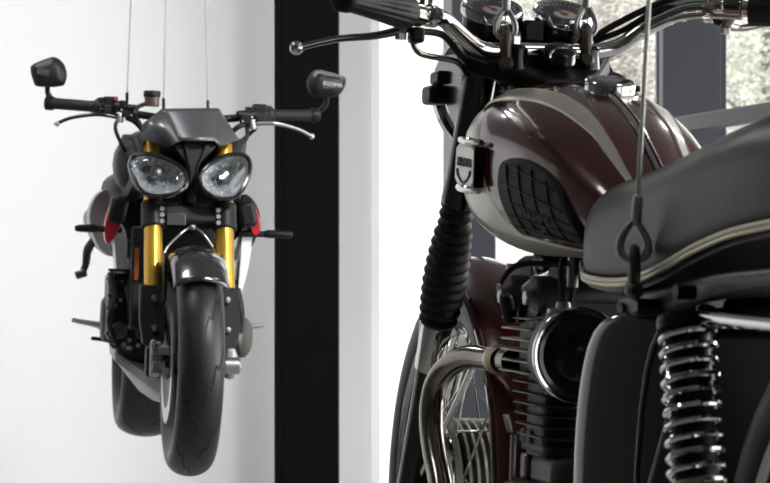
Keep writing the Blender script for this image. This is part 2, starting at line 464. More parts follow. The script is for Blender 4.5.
# ---- headlamps
HL = [(-0.172, 0.827), (-0.170, 0.852), (-0.154, 0.869), (-0.119, 0.874), (-0.075, 0.864), (-0.036, 0.843), (-0.013, 0.820), (-0.009, 0.792), (-0.025, 0.767), (-0.071, 0.749), (-0.118, 0.750), (-0.151, 0.773)]
HR = [(0.015, 0.796), (0.017, 0.818), (0.036, 0.843), (0.074, 0.869), (0.118, 0.882), (0.154, 0.878), (0.170, 0.856), (0.167, 0.823), (0.151, 0.784), (0.127, 0.755), (0.094, 0.746), (0.055, 0.753), (0.027, 0.771)]
for s, poly, lab in ((-1, HL, None), (1, HR, None)):
    P = smooth_poly(poly, 5)
    cx = sum(p[0] for p in P) / len(P); cz = sum(p[1] for p in P) / len(P)
    def hx(y, z): return -.118 - 1.5 * max(0, abs(y) - .02) ** 2 - (z - .75) * .28
    def ring(ins, dx, P=P): return [V((hx(y, z) + dx, y, z)) for y, z in inset_poly(P, ins)]
    b = MB().ring_loft([ring(0, -.02), ring(-.0015, -.008), ring(.001, .004), ring(.006, .008), ring(.0115, .003), ring(.0125, -.012), ring(.0125, -.03), ring(.0, -.03)], caps=False).build('headlamp', 'black', A)
    rear = MB().ring_loft([ring(0, -.02), ring(.004, -.05), ring(.022, -.10), ring(.05, -.14), ring(.2, -.145)], caps=False).build('bucket', 'satin', b)
    # faceted bowl
    rings = []
    rq = random.Random(11 + s)
    for i in range(15):
        t = i / 14; depth = .062 * (1 - (1 - t) ** 2.0) ** 1.0
        rr = []
        for k, (y, z) in enumerate(inset_poly(P, .012)):
            y2 = cx + (y - cx) * (1 - t * .80); z2 = cz + (z - cz) * (1 - t * .80)
            q = rq.uniform(-.0055, .0055) * (0 < i < 14)
            rr.append(V((hx(y2, z2) - .006 - depth + q, y2, z2)))
        rings.append(rr)
    MB().ring_loft(rings, caps=False).build('reflector', 'reflector', b, flat=True)
    bulb = MB().lathe([(.0005, .052), (.008, .050), (.011, .044), (.011, .034), (.0135, .034), (.0135, 0), (.0005, 0)], (hx(cx, cz) - .066, cx, cz + .004), (1, 0, 0), 20).build('bulb', 'steel', b)
    MB().lathe([(.016, .0), (.021, .0), (.021, .004), (.016, .004)], (hx(cx, cz) - .034, cx, cz + .004), (1, 0, 0), 28, caps=False, closed=True).build('bulb_ring', 'rust', b)
    MB().ring_loft([ring(.0115, -.002), ring(.02, .005), ring(.05, .010)]).build('lens', 'glass', b)
MB().prism([(-.030, .905), (.058, .91), (.072, .90), (.020, .84), (.012, .79), (.016, .74), (-.006, .74), (-.004, .80), (-.012, .845), (-.050, .895)], lambda u, v, t: V((-.165 + t - (v - .75) * .2, u, v)), -.06, .0).build('lamp_bridge', 'rubber', A, bevel=.005)
MB().prism([(-.022, .90), (-.012, .905), (.006, .83), (.002, .78), (-.002, .78), (-.004, .83)], lambda u, v, t: V((-.160 + t - (v - .75) * .2, u, v)), -.01, .006).build('bridge_rib', 'satin', A, bevel=.002)
MB().prism([(.040, .905), (.050, .90), (.022, .84), (.014, .80), (.011, .80), (.016, .84)], lambda u, v, t: V((-.160 + t - (v - .75) * .2, u, v)), -.01, .006).build('bridge_rib', 'satin', A, bevel=.002)
for s in (-1, 1):
    MB().box((-.20, s * .085 + .005, .715), (.05, .05, .03)).build('lamp_bracket', 'satin', A, bevel=.004)
# ---- fly screen: a centre panel and two folded wings
SV = dict(TL=(-.080, .999), TR=(.080, 1.007), R=(.141, .921), BR=(.080, .897), b2=(.061, .913), b1=(-.039, .909), BL=(-.061, .892), L=(-.139, .914), Lm=(-.128, .958))
SX = dict(TL=-.252, TR=-.252, R=-.262, BR=-.190, b2=-.172, b1=-.172, BL=-.190, L=-.255, Lm=-.268)
def sv(k): return V((SX[k], SV[k][0], SV[k][1]))
fs = MB()
def quad_patch(a, b, c, d, bow, nu=8, nv=8):
    a, b, c, d = map(sv, (a, b, c, d))
    def fn(u, v):
        p = (a * (1 - u) + b * u) * (1 - v) + (d * (1 - u) + c * u) * v
        return p + V((bow * 4 * u * (1 - u), 0, 0))
    fs.grid(fn, nu, nv)
quad_patch('TL', 'TR', 'b2', 'b1', .018)
quad_patch('TR', 'R', 'BR', 'b2', .004)
k5 = [sv(k) for k in ('TL', 'b1', 'BL', 'L', 'Lm')]
fs.add(k5, [(0, 1, 2), (0, 2, 3), (0, 3, 4)])
screen = fs.build('fly_screen', 'grey', A, solid=.004, sharp=12)
MB().box((-.295, .0, .955), (.04, .14, .05)).build('instrument', 'satin', A, bevel=.01)

# ---- handlebar group
BX = -.40
bar = MB().tube([(-.455, -.372, 1.013), (-.415, -.24, 1.005), (-.375, -.12, .985), (-.365, 0, .975), (-.375, .12, .985), (-.415, .24, 1.000), (-.455, .382, 1.006)], .011, 16, smooth=5).build('handlebar', 'satin', A)
for s in (-1, 1):
    o = .004 if s > 0 else 0
    zz = 1.0065 if s < 0 else 1.002
    p0, p1 = V((-.420, s * .255, zz)), V((-.453, s * .368, zz + .006))
    d = (p1 - p0).normalized()
    gr = MB()
    prof = [(.012, 0), (.0175, 0), (.0175, .006)]
    L = (p1 - p0).length
    for k in range(14):
        h = .008 + k * (L - .014) / 14
        prof += [(.0155, h), (.0165, h + .002), (.0165, h + .005), (.0155, h + .0065)]
    prof += [(.017, L - .004), (.017, L), (.012, L)]
    gr.lathe(prof, p0, d, 20).build('grip', 'rubber', A)
    e = p1 + d * .004
    MB().lathe([(.0005, -.004), (.0185, -.004), (.0205, .0), (.0205, .018), (.017, .022), (.0005, .022)], e, d, 20).build('bar_end', 'satin', A, bevel=.001)
    sw = MB().lathe([(.012, -.060), (.020, -.060), (.022, -.052), (.0235, -.03), (.022, 0), (.012, 0)], p0, d, 18)
    sw.box(p0 - d * .045 + V((.012, 0, .016)), (.034, .040, .030))
    sw.box(p0 - d * .030 + V((.010, 0, -.014)), (.030, .034, .022))
    sw = sw.build('switch_housing', 'satin', A, bevel=.004)
    MB().box(p0 - d * .066 + V((.0, 0, .0)), (.04, .016, .042)).build('lever_clamp', 'satin', A, bevel=.006)
    MB().ball(p0 - d * .060 + V((.028, 0, .022)), .0065).build('button', 'redlens' if s < 0 else 'satin', sw)
    sw2 = MB().lathe([(.012, 0), (.0255, .001), (.0255, .020), (.012, .021)], p0 - d * .024, d, 20)
    sw2.box(p0 - d * .020 + V((.010, 0, .020)), (.026, .022, .014)); sw2.box(p0 - d * .040 + V((.022, 0, -.006)), (.022, .030, .026))
    sw2.build('switch_clamp', 'rubber', sw, bevel=.003)
    mc = MB().tube([p0 - d * .060 + V((.030, 0, .004)), p0 - d * .085 + V((.046, 0, .000)), p0 - d * .118 + V((.050, 0, .002))], [.013, .0125, .009], 14)
    mc.box(p0 - d * .092 + V((.046, 0, -.016)), (.022, .030, .020)); mc.box(p0 - d * .080 + V((.047, 0, .014)), (.020, .024, .014))
    mc.build('master_cylinder_body', 'satin', A, bevel=.002)
    for q in range(4):
        MB().ball(p0 - d * (.060 + .014 * q) + V((.056, 0, -.020 + .013 * (q % 3))), .0038, 8, 10).build('clamp_bolt', 'galv' if q % 2 else 'satin', A)
    # lever
    piv = p0 - d * .070 + V((.045, 0, -.028))
    tip = V((-.375, s * .362, .953 if s < 0 else .944))
    m1 = piv.lerp(tip, .35) + V((.018, 0, .014)); m2 = piv.lerp(tip, .75) + V((.010, 0, .012))
    lv = MB().tube([piv, m1, m2, tip], [.0085, .0075, .0065, .0062], 12, smooth=8, flat=(1, .8)).build('lever', 'black' if s < 0 else 'alu', A)
    MB().ball(tip, .0088).build('lever_tip', 'galv', lv)
    MB().lathe([(.0005, -.014), (.010, -.014), (.012, -.010), (.012, .010), (.010, .014), (.0005, .014)], piv, (0, 0, 1), 16).build('lever_pivot', 'galv', A)
    MB().tube([piv + V((.0, -s * .02, 0)), piv + V((.012, -s * .045, -.012)), piv + V((-.03, -s * .085, -.05))], .008, 10, smooth=4).build('master_cylinder', 'satin', A)
    # mirror
    if s < 0:
        mp = [(-.438, 1.103), (-.432, 1.120), (-.385, 1.142), (-.366, 1.142), (-.346, 1.126), (-.336, 1.101), (-.338, 1.076), (-.352, 1.061), (-.417, 1.058), (-.431, 1.077)]
        stem = [e + d * .008, e + d * .010 + V((0, 0, .018)), V((-.455, -.388, 1.048)), V((-.435, -.387, 1.085))]
    else:
        mp = [(.353, 1.102), (.360, 1.122), (.372, 1.137), (.392, 1.140), (.458, 1.124), (.466, 1.105), (.455, 1.078), (.433, 1.063), (.375, 1.062), (.358, 1.078)]
        stem = [e + d * .008, e + d * .020 + V((0, 0, .010)), V((-.455, .414, 1.045)), V((-.440, .406, 1.092))]
    P = smooth_poly(mp, 4)
    def mr(ins, dx, P=P, s=s):
        return [V((-.425 + dx - (z - 1.06) * .12 , y, z)) for y, z in inset_poly(P, ins)]
    st = MB().tube(stem, [.0085, .0085, .0075, .007], 12, smooth=5).build('mirror_stem', 'satin', A)
    mi = MB().ring_loft([mr(.002, -.018), mr(0, -.014), mr(0, -.006), mr(.006, .006), mr(.016, .013), mr(.028, .016)]).build('mirror', 'satin', A)
    MB().ring_loft([mr(.003, -.0195), mr(.003, -.0175)]).build('mirror_glass', 'chrome', mi)
    if s < 0:
        MB().box((-.411, -.404, 1.098), (.004, .034, .018), Matrix.Rotation(radians(-8), 3, 'X')).build('mirror_plate', 'grey', mi)
        text('mirror_lettering', 'RIZOMA', .010, 'dim', mi, Matrix.Translation((-.4085, -.404, 1.098)) @ Matrix.Rotation(radians(90), 4, 'Z') @ Matrix.Rotation(radians(90), 4, 'X'))
    else:
        fac = [(.372, 1.136), (.392, 1.1395), (.457, 1.1235), (.455, 1.109), (.380, 1.114), (.364, 1.118)]
        MB().prism(fac, lambda u, v, t: V((-.4165 + t - (v - 1.06) * .12, u, v)), -.003, .0035).build('mirror_facet', 'grey', mi, bevel=.002)
        MB().box((-.412, .424, 1.097), (.004, .056, .020), Matrix.Rotation(radians(5), 3, 'X')).build('mirror_plate', 'grey', mi)
        text('mirror_lettering', 'RIZOMA', .015, 'mark', mi, Matrix.Translation((-.4095, .424, 1.097)) @ Matrix.Rotation(radians(90), 4, 'Z') @ Matrix.Rotation(radians(90), 4, 'X') @ Matrix.Rotation(radians(-5), 4, 'Z'))
# brake fluid reservoir
r_ = MB().lathe([(.0005, 0), (.020, 0), (.021, .004), (.021, .026), (.0005, .026)], (-.355, -.099, 1.010), (0, 0, 1), 24).build('fluid_reservoir', 'fluid', A)
MB().lathe([(.0005, .026), (.0235, .026), (.0245, .029), (.0245, .041), (.022, .044), (.0005, .044)], (-.355, -.099, 1.010), (0, 0, 1), 24).build('reservoir_cap', 'satin', r_)
MB().tube([(-.355, -.12, 1.015), (-.340, -.138, 1.006), (-.328, -.150, .985)], .006, 10, smooth=4).build('reservoir_hose', 'rubber', A)
for pts in ([(-.348, -.148, .985), (-.30, -.12, .93), (-.26, -.13, .88), (-.27, -.11, .78), (-.22, -.06, .69)], [(-.37, .17, .98), (-.33, .17, .93), (-.29, .13, .88), (-.28, .10, .75)], [(-.37, -.19, .975), (-.34, -.2, .94), (-.36, -.17, .88)], [(-.37, .2, .96), (-.40, .17, .93), (-.40, .13, .9)]):
    MB().tube(pts, .0055, 10, smooth=6).build('control_cable', 'rubber', A)
# brake hoses making an upturned V between the forks
for pts in ([(-.20, .004, .672), (-.185, -.02, .655), (-.175, -.062, .610), (-.15, -.075, .56)], [(-.20, .018, .672), (-.185, .04, .655), (-.175, .072, .608), (-.15, .08, .56)]):
    MB().tube(pts, .0034, 10, smooth=6).build('brake_hose', 'steel', A)
MB().ball((-.195, .010, .673), .011).build('hose_union', 'alu', A)

# ---- tank, body and shrouds
def body_sec(x, w, zt, zb, nz=2.4, n=28):
    zc = (zt + zb) / 2; hz = (zt - zb) / 2; out = []
    for k in range(n):
        a = 2 * pi * k / n
        out.append(V((x, w * math.copysign(abs(cos(a)) ** (2 / nz), cos(a)), zc + hz * math.copysign(abs(sin(a)) ** (2 / nz), sin(a)))))
    return out
MB().ring_loft([body_sec(*q) for q in ((-.335, .10, .90, .80), (-.35, .15, .93, .77), (-.40, .188, .955, .74), (-.50, .195, .965, .73), (-.62, .170, .945, .73), (-.74, .12, .88, .74), (-.80, .09, .83, .75))]).build('fuel_tank', 'satin', A)
for s in (-1, 1):
    pl = [(-.30, .92), (-.26, .86), (-.27, .79), (-.36, .745), (-.47, .74), (-.52, .80), (-.46, .90), (-.38, .93)]
    MB().prism(pl, lambda u, v, t, s=s: V((u, s * (.150 + t - .9 * abs(u + .42) ** 1.5 - .5 * (v - .84) ** 2 - .2 * max(0, .79 - v)), v)), 0, .045).build('tank_panel', 'rubber', A, bevel=.012)
MB().ring_loft([body_sec(*q) for q in ((-.74, .08, .86, .77), (-.80, .15, .86, .75), (-.95, .195, .855, .72), (-1.05, .17, .86, .75), (-1.12, .10, .89, .82), (-1.30, .10, .93, .87), (-1.36, .06, .93, .89))]).build('seat', 'vinyl', A)
tl = MB().ring_loft([body_sec(*q) for q in ((-.85, .16, .76, .70), (-1.05, .15, .79, .72), (-1.25, .11, .86, .79), (-1.45, .06, .90, .85))]).build('tail_unit', 'satin', A)
MB().box((-1.455, 0, .875), (.015, .09, .03)).build('tail_lamp', 'redlens', tl, bevel=.004)
for s in (-1, 1):
    cw = [(.120, .775), (.185, .745), (.190, .690), (.165, .640), (.125, .625), (.095, .66), (.095, .75)]
    MB().prism(cw, lambda u, v, t, s=s: V((-.44 + t - .3 * u, s * u, v)), -.10, .03).build('side_cowl', 'satin', A, bevel=.012)
WL = [(-.190, .670), (-.173, .678), (-.157, .654), (-.151, .603), (-.156, .531), (-.149, .447), (-.171, .503), (-.184, .573)]
WR = [(.179, .668), (.199, .673), (.205, .648), (.199, .579), (.186, .513), (.168, .448), (.170, .52), (.172, .60)]
GL = [(-.200, .775), (-.196, .702), (-.200, .63), (-.178, .584), (-.216, .600), (-.248, .663), (-.252, .715), (-.233, .759)]
RL = [(-.196, .744), (-.178, .716), (-.174, .670), (-.195, .630), (-.212, .621), (-.219, .652), (-.214, .70)]
RR_ = [(.196, .747), (.215, .723), (.225, .686), (.223, .664), (.206, .656), (.190, .694)]
def shroud(name, poly, x, th, m, par, bow=.0):
    P = smooth_poly(poly, 4); cy = sum(p[0] for p in P) / len(P)
    rings = [[V((x + dx, y, z)) for y, z in inset_poly(P, i)] for i, dx in ((.002, -th), (0, -th + .004), (0, -.004), (.0025, 0))]
    return MB().ring_loft(rings).build(name, m, par)
for s, W, RD in ((-1, WL, RL), (1, WR, RR_)):
    w = shroud('radiator_shroud', W, -.41, .10, 'white', A)
    shroud('shroud_accent', RD, -.385, .10, 'red', w)
shroud('side_fairing', GL, -.55, .12, 'pewter', A)
shroud('side_fairing', [(-y, z) for y, z in GL][::-1], -.62, .12, 'satin', A)
for s in (-1, 1):
    MB().box((-.40, s * .183, .715), (.10, .05, .075), Matrix.Rotation(radians(s * 12), 3, 'X')).build('intake_scoop', 'satin', A, bevel=.012)
rad = MB().box((-.335, 0, .525), (.045, .29, .29), Matrix.Rotation(radians(-10), 3, 'Y')).build('radiator', 'satin', A, bevel=.006)
rf = MB()
for k in range(26): rf.box((-.307 - .0 + (k - 13) * .0018, 0, .39 + k * .0105), (.006, .25, .0022))
rf.build('radiator_core', 'satin', rad)
for s, x in ((-1, -.302), (1, -.302)):
    MB().box((x, s * .132, .565), (.006, .012, .09)).build('side_reflector', 'orange', rad)
# turn signals
for s in (-1, 1):
    z = .659; y0 = .205; tipy = -.302 if s < 0 else .318
    st = MB().tube([(-.40, s * .17, z), (-.395, s * .235, z + .001)], .009, 12).build('turn_signal', 'rubber', A)
    hd = MB().tube([(-.395, s * .232, z), (-.393, s * .25, z + .002), (-.390, tipy + s * -.012, z + .001), (-.390, tipy, z)], [.007, .0125, .0105, .006], 14, smooth=4).build('signal_head', 'satin', st)
# ---- engine and lower parts
e = MB().box((-.52, 0, .43), (.26, .30, .26), Matrix.Rotation(radians(14), 3, 'Y'))
e.box((-.60, 0, .33), (.30, .15, .14)); e.box((-.50, -.165, .44), (.20, .07, .20)); e.box((-.50, .150, .44), (.18, .06, .18))
e = e.build('engine', 'satin', A, bevel=.02)
MB().lathe([(.0005, .03), (.055, .03), (.066, .022), (.07, .0), (.07, -.04)], (-.58, -.178, .40), (0, -1, 0), 32).build('clutch_cover', 'satin', e)
MB().lathe([(.0005, .03), (.048, .03), (.058, .022), (.062, .0), (.062, -.04)], (-.52, .185, .360), (.45, 1, 0), 32).build('alternator_cover', 'darkalu', e)
for k in range(6):
    MB().box((-.392 - .006 * k, -.165, .545 - .036 * k), (.03, .078, .008)).build('cooling_rib', 'satin', e, bevel=.002)
MB().tube([(-.37, -.20, .54), (-.365, -.185, .47), (-.37, -.20, .40), (-.40, -.17, .33)], .007, 10, smooth=5).build('oil_hose', 'rubber', e)
MB().lathe([(.0005, .02), (.02, .02), (.024, .014), (.024, -.02)], (-.40, -.165, .375), (1, -.2, 0), 24).build('oil_filter', 'darkalu', e)
rnd = random.Random(3)
for k in range(22):
    yy = rnd.uniform(-.205, -.10); zz = rnd.uniform(.31, .56)
    MB().lathe([(.0005, .008), (.005, .007), (.006, .0), (.006, -.02)], (-.385 - abs(yy + .12) * .35, yy, zz), (1, 0, 0), 10).build('engine_bolt', 'galv', e)
for k in range(3):
    yy = -.07 + k * .07
    MB().tube([(-.40, yy, .50), (-.34, yy, .47), (-.325, yy * .9, .38), (-.38, yy * .6, .27), (-.5, yy * .3, .22)], .019, 14, smooth=5).build('exhaust_header', 'darkalu', A)
for pts in ([(-.36, -.15, .50), (-.34, -.13, .43), (-.35, -.11, .36)], [(-.37, .16, .50), (-.35, .17, .44), (-.37, .17, .38)]):
    MB().tube(pts, .012, 12, smooth=4).build('coolant_hose', 'rubber', A)
bp = MB()
secs = [(-.36, .040, .022, .225, .178), (-.39, .110, .030, .268, .168), (-.44, .176, .036, .314, .160), (-.60, .182, .050, .330, .158), (-.85, .150, .07, .320, .17)]
rings = []
for x, w, wb, zt, zb in secs:
    rings.append([V((x, -w, zt)), V((x + .01, -w * .98, zt - .03)), V((x + .02, -wb, zb + .01)), V((x + .02, wb, zb + .01)), V((x + .01, w * .98, zt - .03)), V((x, w, zt)), V((x - .01, w * .5, zt - .02)), V((x - .01, -w * .5, zt - .02))])
bp.ring_loft(rings).build('belly_pan', 'pan', A, flat=True)
MB().box((-.50, -.115, .345), (.12, .07, .05)).build('sump', 'darkalu', A, bevel=.01)
for s in (-1, 1):
    pg = MB().tube([(-.72, s * .175, .375), (-.715, s * .205, .377)], .011, 10).build('footrest', 'satin', A)
    MB().tube([(-.715, s * .200, .378), (-.712, s * .232, .383), (-.71, s * .284, .392)], [.010, .0085, .007], 12).build('footrest_peg', 'galv', pg)
    MB().box((-.74, s * .165, .42), (.06, .02, .16)).build('footrest_bracket', 'satin', A, bevel=.006)
    MB().tube([(-.70, s * .175, .335), (-.66, s * .226, .341)], .006, 10).build('foot_lever', 'satin', A)
hb = MB().tube([(-.90, -.168, .655), (-.90, -.205, .638), (-.895, -.232, .602), (-.89, -.238, .558), (-.885, -.247, .53)], [.013, .016, .017, .014, .012], 14, smooth=5, flat=(1, .8)).build('pillion_footrest', 'satin', A)
MB().box((-.885, -.252, .526), (.04, .034, .024), Matrix.Rotation(radians(20), 3, 'X')).build('pillion_peg', 'darkalu', hb, bevel=.005)
# ---- rear wheel, swing arm, silencers
wr_ = wheel_xf(-1.435, RA)
rw = MB().lathe([(.205, -.085), (.216, -.09), (.205, -.07), (.188, -.05), (.186, .05), (.205, .07), (.216, .09), (.205, .085), (.178, .045), (.178, -.045)], n=64, caps=False, closed=True).build('rear_wheel', 'satin', A, xf=wr_)
tyre_mb(RA, .19, .10).build('tyre', 'tyre', rw, xf=wr_)
tread(RA, .19, .10, rw, wr_, 9)
MB().lathe([(.012, -.10), (.05, -.10), (.04, -.04), (.04, .04), (.06, .09), (.012, .09)], n=28).build('hub', 'satin', rw, xf=wr_)
for k in range(5):
    a0 = 2 * pi * k / 5
    MB().tube([(cos(a0) * .04, 0, sin(a0) * .04), (cos(a0 + .1) * .19, 0, sin(a0 + .1) * .19)], [.02, .014], 8).build('spoke', 'satin', rw, xf=wr_)
MB().tube([(-.85, .10, .40), (-1.1, .13, .40), (-1.435, .12, .31)], [.04, .038, .03], 12, smooth=4).build('swing_arm', 'satin', A)
for s in (-1, 1):
    x = MB().tube([(-.98, s * .13, .61), (-1.12, s * .165, .635), (-1.46, s * .175, .70)], [.030, .042, .042], 20, smooth=4).build('silencer', 'darkalu', A)
MB().tube([(-.35, 0, .86), (-.6, .12, .70), (-.85, .13, .50)], .02, 12, smooth=4).build('frame', 'satin', A)
MB().tube([(-.35, 0, .86), (-.6, -.12, .70), (-.85, -.13, .50)], .02, 12, smooth=4).build('frame', 'satin', A)
MB().tube([(-.85, -.13, .70), (-1.25, -.08, .85)], .016, 12).build('frame', 'satin', A)
MB().tube([(-.85, .13, .70), (-1.25, .08, .85)], .016, 12).build('frame', 'satin', A)

def Lw(p): return LROT @ V(p) + LLOC
def Rel(w): return V(w)
for p, dx, lab in (((-.391, -.166, 1.0135), .085, 'thin suspension wire leftmost of three, rising between the left mirror and fluid reservoir'), ((-.370, -.064, 1.000), .045, 'thin suspension wire behind the fluid reservoir of the black bike'), ((-.370, .062, 1.000), -.05, 'thin suspension wire nearest the black column, behind the fly screen')):
    a = Lw(p)
    t = thing('suspension_wire', lab, 'wire', a, group='thin wires holding the black motorcycle')
    top = V((dx, 0, CEIL - a.z))
    MB().tube([(0, 0, .02), top * .5, top], .0018, 8).build('wire', 'thinwire', t)
    MB().tube([V((0, 0, .005)), V((0, 0, .035))], .0045, 10).build('ferrule', 'satin', t)
    lp = [V((.015 * sin(q) * 0, .0185 * sin(q), -.0195 + .0185 * cos(q))) for q in [2 * pi * k / 20 for k in range(20)]]
    MB().tube(lp, .0022, 8, closed=True).build('eye_loop', 'satin', t)

# ================================================================== RIGHT: CLASSIC TWIN
BROT = (Matrix.Rotation(radians(104), 3, 'Z') @ Matrix.Rotation(radians(2.3), 3, 'X'))
BLOC = V((.10782, 3.7768, .89735))
B = thing('motorcycle', 'classic maroon motorcycle with silver stripes and black seat, seen from behind on the right', 'motorcycle', BLOC, BROT)
def Bw(p): return BROT @ V(p) + BLOC
RF = .33
# steering: the bars are turned a little to the left
sax = V((-.449, 0, .894)); sp0 = V((-.345, 0, .90))
SM = Matrix.Rotation(radians(6), 3, sax)
def st(p): return SM @ (V(p) - sp0) + sp0

# ---- wheels
def spoke_wheel(name, cx, R, w, h, drum, pad, pattern=True):
    xf = wheel_xf(cx, RF)
    rr = R - h * .90
    rim = MB().lathe([(rr + .006, -w * .42), (rr + .012, -w * .45), (rr + .004, -w * .36), (rr - .006, -w * .30), (rr - .012, 0), (rr - .006, w * .30), (rr + .004, w * .36), (rr + .012, w * .45), (rr + .006, w * .42), (rr - .004, w * .26), (rr - .007, 0), (rr - .004, -w * .26)], n=80, caps=False, closed=True).build(name, 'chrome', B, xf=xf)
    tyre_mb(R, w, h).build('tyre', 'tyre', rim, xf=xf)
    tread(R, w, h, rim, xf, 34)
    prof = [(.012, -.075), (.05, -.075), (.052, -.05), (drum * .80, -.048), (drum * .80, -.040)]
    for k in range(6): prof += [(drum * .80, -.036 + k * .012), (drum * .93, -.034 + k * .012), (drum * .93, -.030 + k * .012), (drum * .80, -.028 + k * .012)]
    prof += [(drum, .044), (drum, .052), (drum * .9, .058), (.05, .066), (.03, .080), (.012, .080)]
    MB().lathe(prof, n=56).build('hub', 'alu', rim, xf=xf)
    MB().lathe([(drum * .82, .0575), (drum * .99, .0545), (drum * 1.0, .050), (drum * .95, .048)], n=56, caps=False).build('brake_plate', 'chrome', rim, xf=xf)
    n = 40
    for k in range(n):
        side = 1 if k % 2 else -1
        a = 2 * pi * k / n; tw = (.55 if (k // 2) % 2 else -.55)
        r0 = drum * .94
        p0 = V((cos(a + tw) * r0, side * .044, sin(a + tw) * r0)); p1 = V((cos(a) * (rr - .004), side * .010, sin(a) * (rr - .004)))
        s_ = MB().tube([p0, p1], .0019, 6); s_.tube([p1.lerp(p0, .08), p1], .0032, 6)
        s_.build('spoke', 'chrome', rim, xf=xf)
    MB().lathe([(.0005, -.125), (.010, -.125), (.010, .125), (.0005, .125)], n=18).build('axle', 'steel', rim, xf=xf)
    return rim
spoke_wheel('front_wheel', 0, .33, .092, .085, .125, 0)
spoke_wheel('rear_wheel', -1.415, .325, .108, .100, .095, 0)

# ---- fork
def fk(z): return -.008 - (z - .351) * .5018
for s in (1, -1):
    y = .09 * s
    slope = V((-.449, 0, .894))
    def P(z): return V((fk(z), y, z))
    MB().tube([P(.30), P(.33), P(.36), P(.50), P(.53)], [.016, .0205, .0185, .0190, .0195], 24).build('fork_slider', 'black', B)
    ch = MB().tube([P(.520), P(.522), P(.585), P(.590)], [.0205, .0225, .0225, .020], 28).build('seal_holder', 'chrome', B)
    MB().ball(P(.538) + V((-.019, .010 * s, .0)), .0028).build('drain_screw', 'satin', ch)
    prof = []
    L = (P(.757) - P(.585)).length
    n = 13
    for k in range(n):
        h0 = k * L / n; t = k / (n - 1)
        R_ = .0262 + .0058 * sin(pi * min(1, t * 1.15 + .08)) - .002 * (t > .8)
        prof += [(R_ - .0042, h0), (R_ - .001, h0 + L / n * .28), (R_, h0 + L / n * .45), (R_ - .001, h0 + L / n * .66), (R_ - .0042, h0 + L / n * .95)]
    MB().lathe(prof, P(.585), slope, 32).build('fork_gaiter', 'rubber', B)
    sh = MB().tube([P(.752), P(.757), P(.79), P(.93)], [.024, .0245, .0225, .0225], 28).build('fork_shroud', 'black', B)
    MB().tube([P(.90), P(.926)], .0185, 20).build('fork_tube', 'steel', B)
    MB().tube([P(.924), P(.932)], .0175, 6).build('fork_nut', 'satin', B)
    # headlamp ear
    MB().prism([(-.21, .84), (-.16, .875), (-.10, .905), (-.09, .93), (-.12, .945), (-.20, .945), (-.235, .92), (-.24, .86)], lambda u, v, t, s=s: V((u - .04, s * (.105 + t), v + .01)), 0, .005).build('headlamp_ear', 'black', B, bevel=.002)
MB().box((fk(.795) - .045, 0, .790), (.12, .20, .034), Matrix.Rotation(radians(-27), 3, 'Y')).build('lower_yoke', 'black', B, bevel=.01)
ty = MB().prism([(-.245, -.095), (-.245, .105), (-.29, .112), (-.345, .06), (-.375, .03), (-.375, -.03), (-.345, -.06), (-.29, -.100)], lambda u, v, t: st((u - .01, v, .925 + t - (u + .3) * -.45)), 0, .024).build('top_yoke', 'satin', B, bevel=.004)
kn = MB().lathe([(.0005, .03), (.014, .03), (.022, .024), (.023, .010), (.014, 0), (.0005, 0)], st((-.352, 0, .935)), SM @ sax, 20).build('damper_knob', 'black', B)
MB().tube([st((-.372 + .004 * cos(q) * 0, .020 * cos(q), .945 + .013 * sin(q))) for q in [pi * k / 12 for k in range(13)]], .0022, 8).build('steering_stop', 'chrome', B)
for s in (1, -1):
    rs = MB().lathe([(.016, -.032), (.017, -.010), (.0155, .006), (.0165, .014), (.012, .020), (.0005, .022)], st((-.333, s * .052, .944)), (0, 0, 1), 24).build('bar_riser', 'black', B)
    MB().lathe([(.0005, .02), (.007, .02), (.008, .015), (.008, 0)], st((-.333, s * .052, .962)), (0, 0, 1), 6).build('bolt', 'chrome', rs)
MB().lathe([(.036, .022), (.030, .0), (.030, -.15), (.036, -.17)], (-.345, 0, .90), (-.449, 0, .894), 24).build('steering_head', 'black', B)
# ---- headlamp
hs = MB().lathe([(.0005, -.135), (.03, -.128), (.06, -.105), (.082, -.06), (.088, -.02), (.088, 0)], (-.085, .004, .915), (1, 0, -.05), 40).build('headlamp', 'chrome', B)
MB().lathe([(.088, -.012), (.096, -.010), (.097, .004), (.088, .014), (.082, .012)], (-.085, .004, .915), (1, 0, -.05), 40, caps=False).build('headlamp_rim', 'chrome', hs)
MB().lathe([(.083, .010), (.06, .022), (.03, .028), (.0005, .030)], (-.085, .004, .915), (1, 0, -.05), 40).build('headlamp_lens', 'glass', hs)
# ---- turn signal / switch block by the fork
sg = MB().box((-.165, .116, .901), (.05, .030, .026)).build('turn_signal', 'satin', B, bevel=.006)
MB().box((-.168, .108, .925), (.045, .026, .018)).build('signal_bracket', 'satin', sg, bevel=.004)
MB().tube([(-.20, .10, .945), (-.17, .108, .93), (-.165, .112, .912)], .004, 8, smooth=4).build('signal_lead', 'rubber', sg)

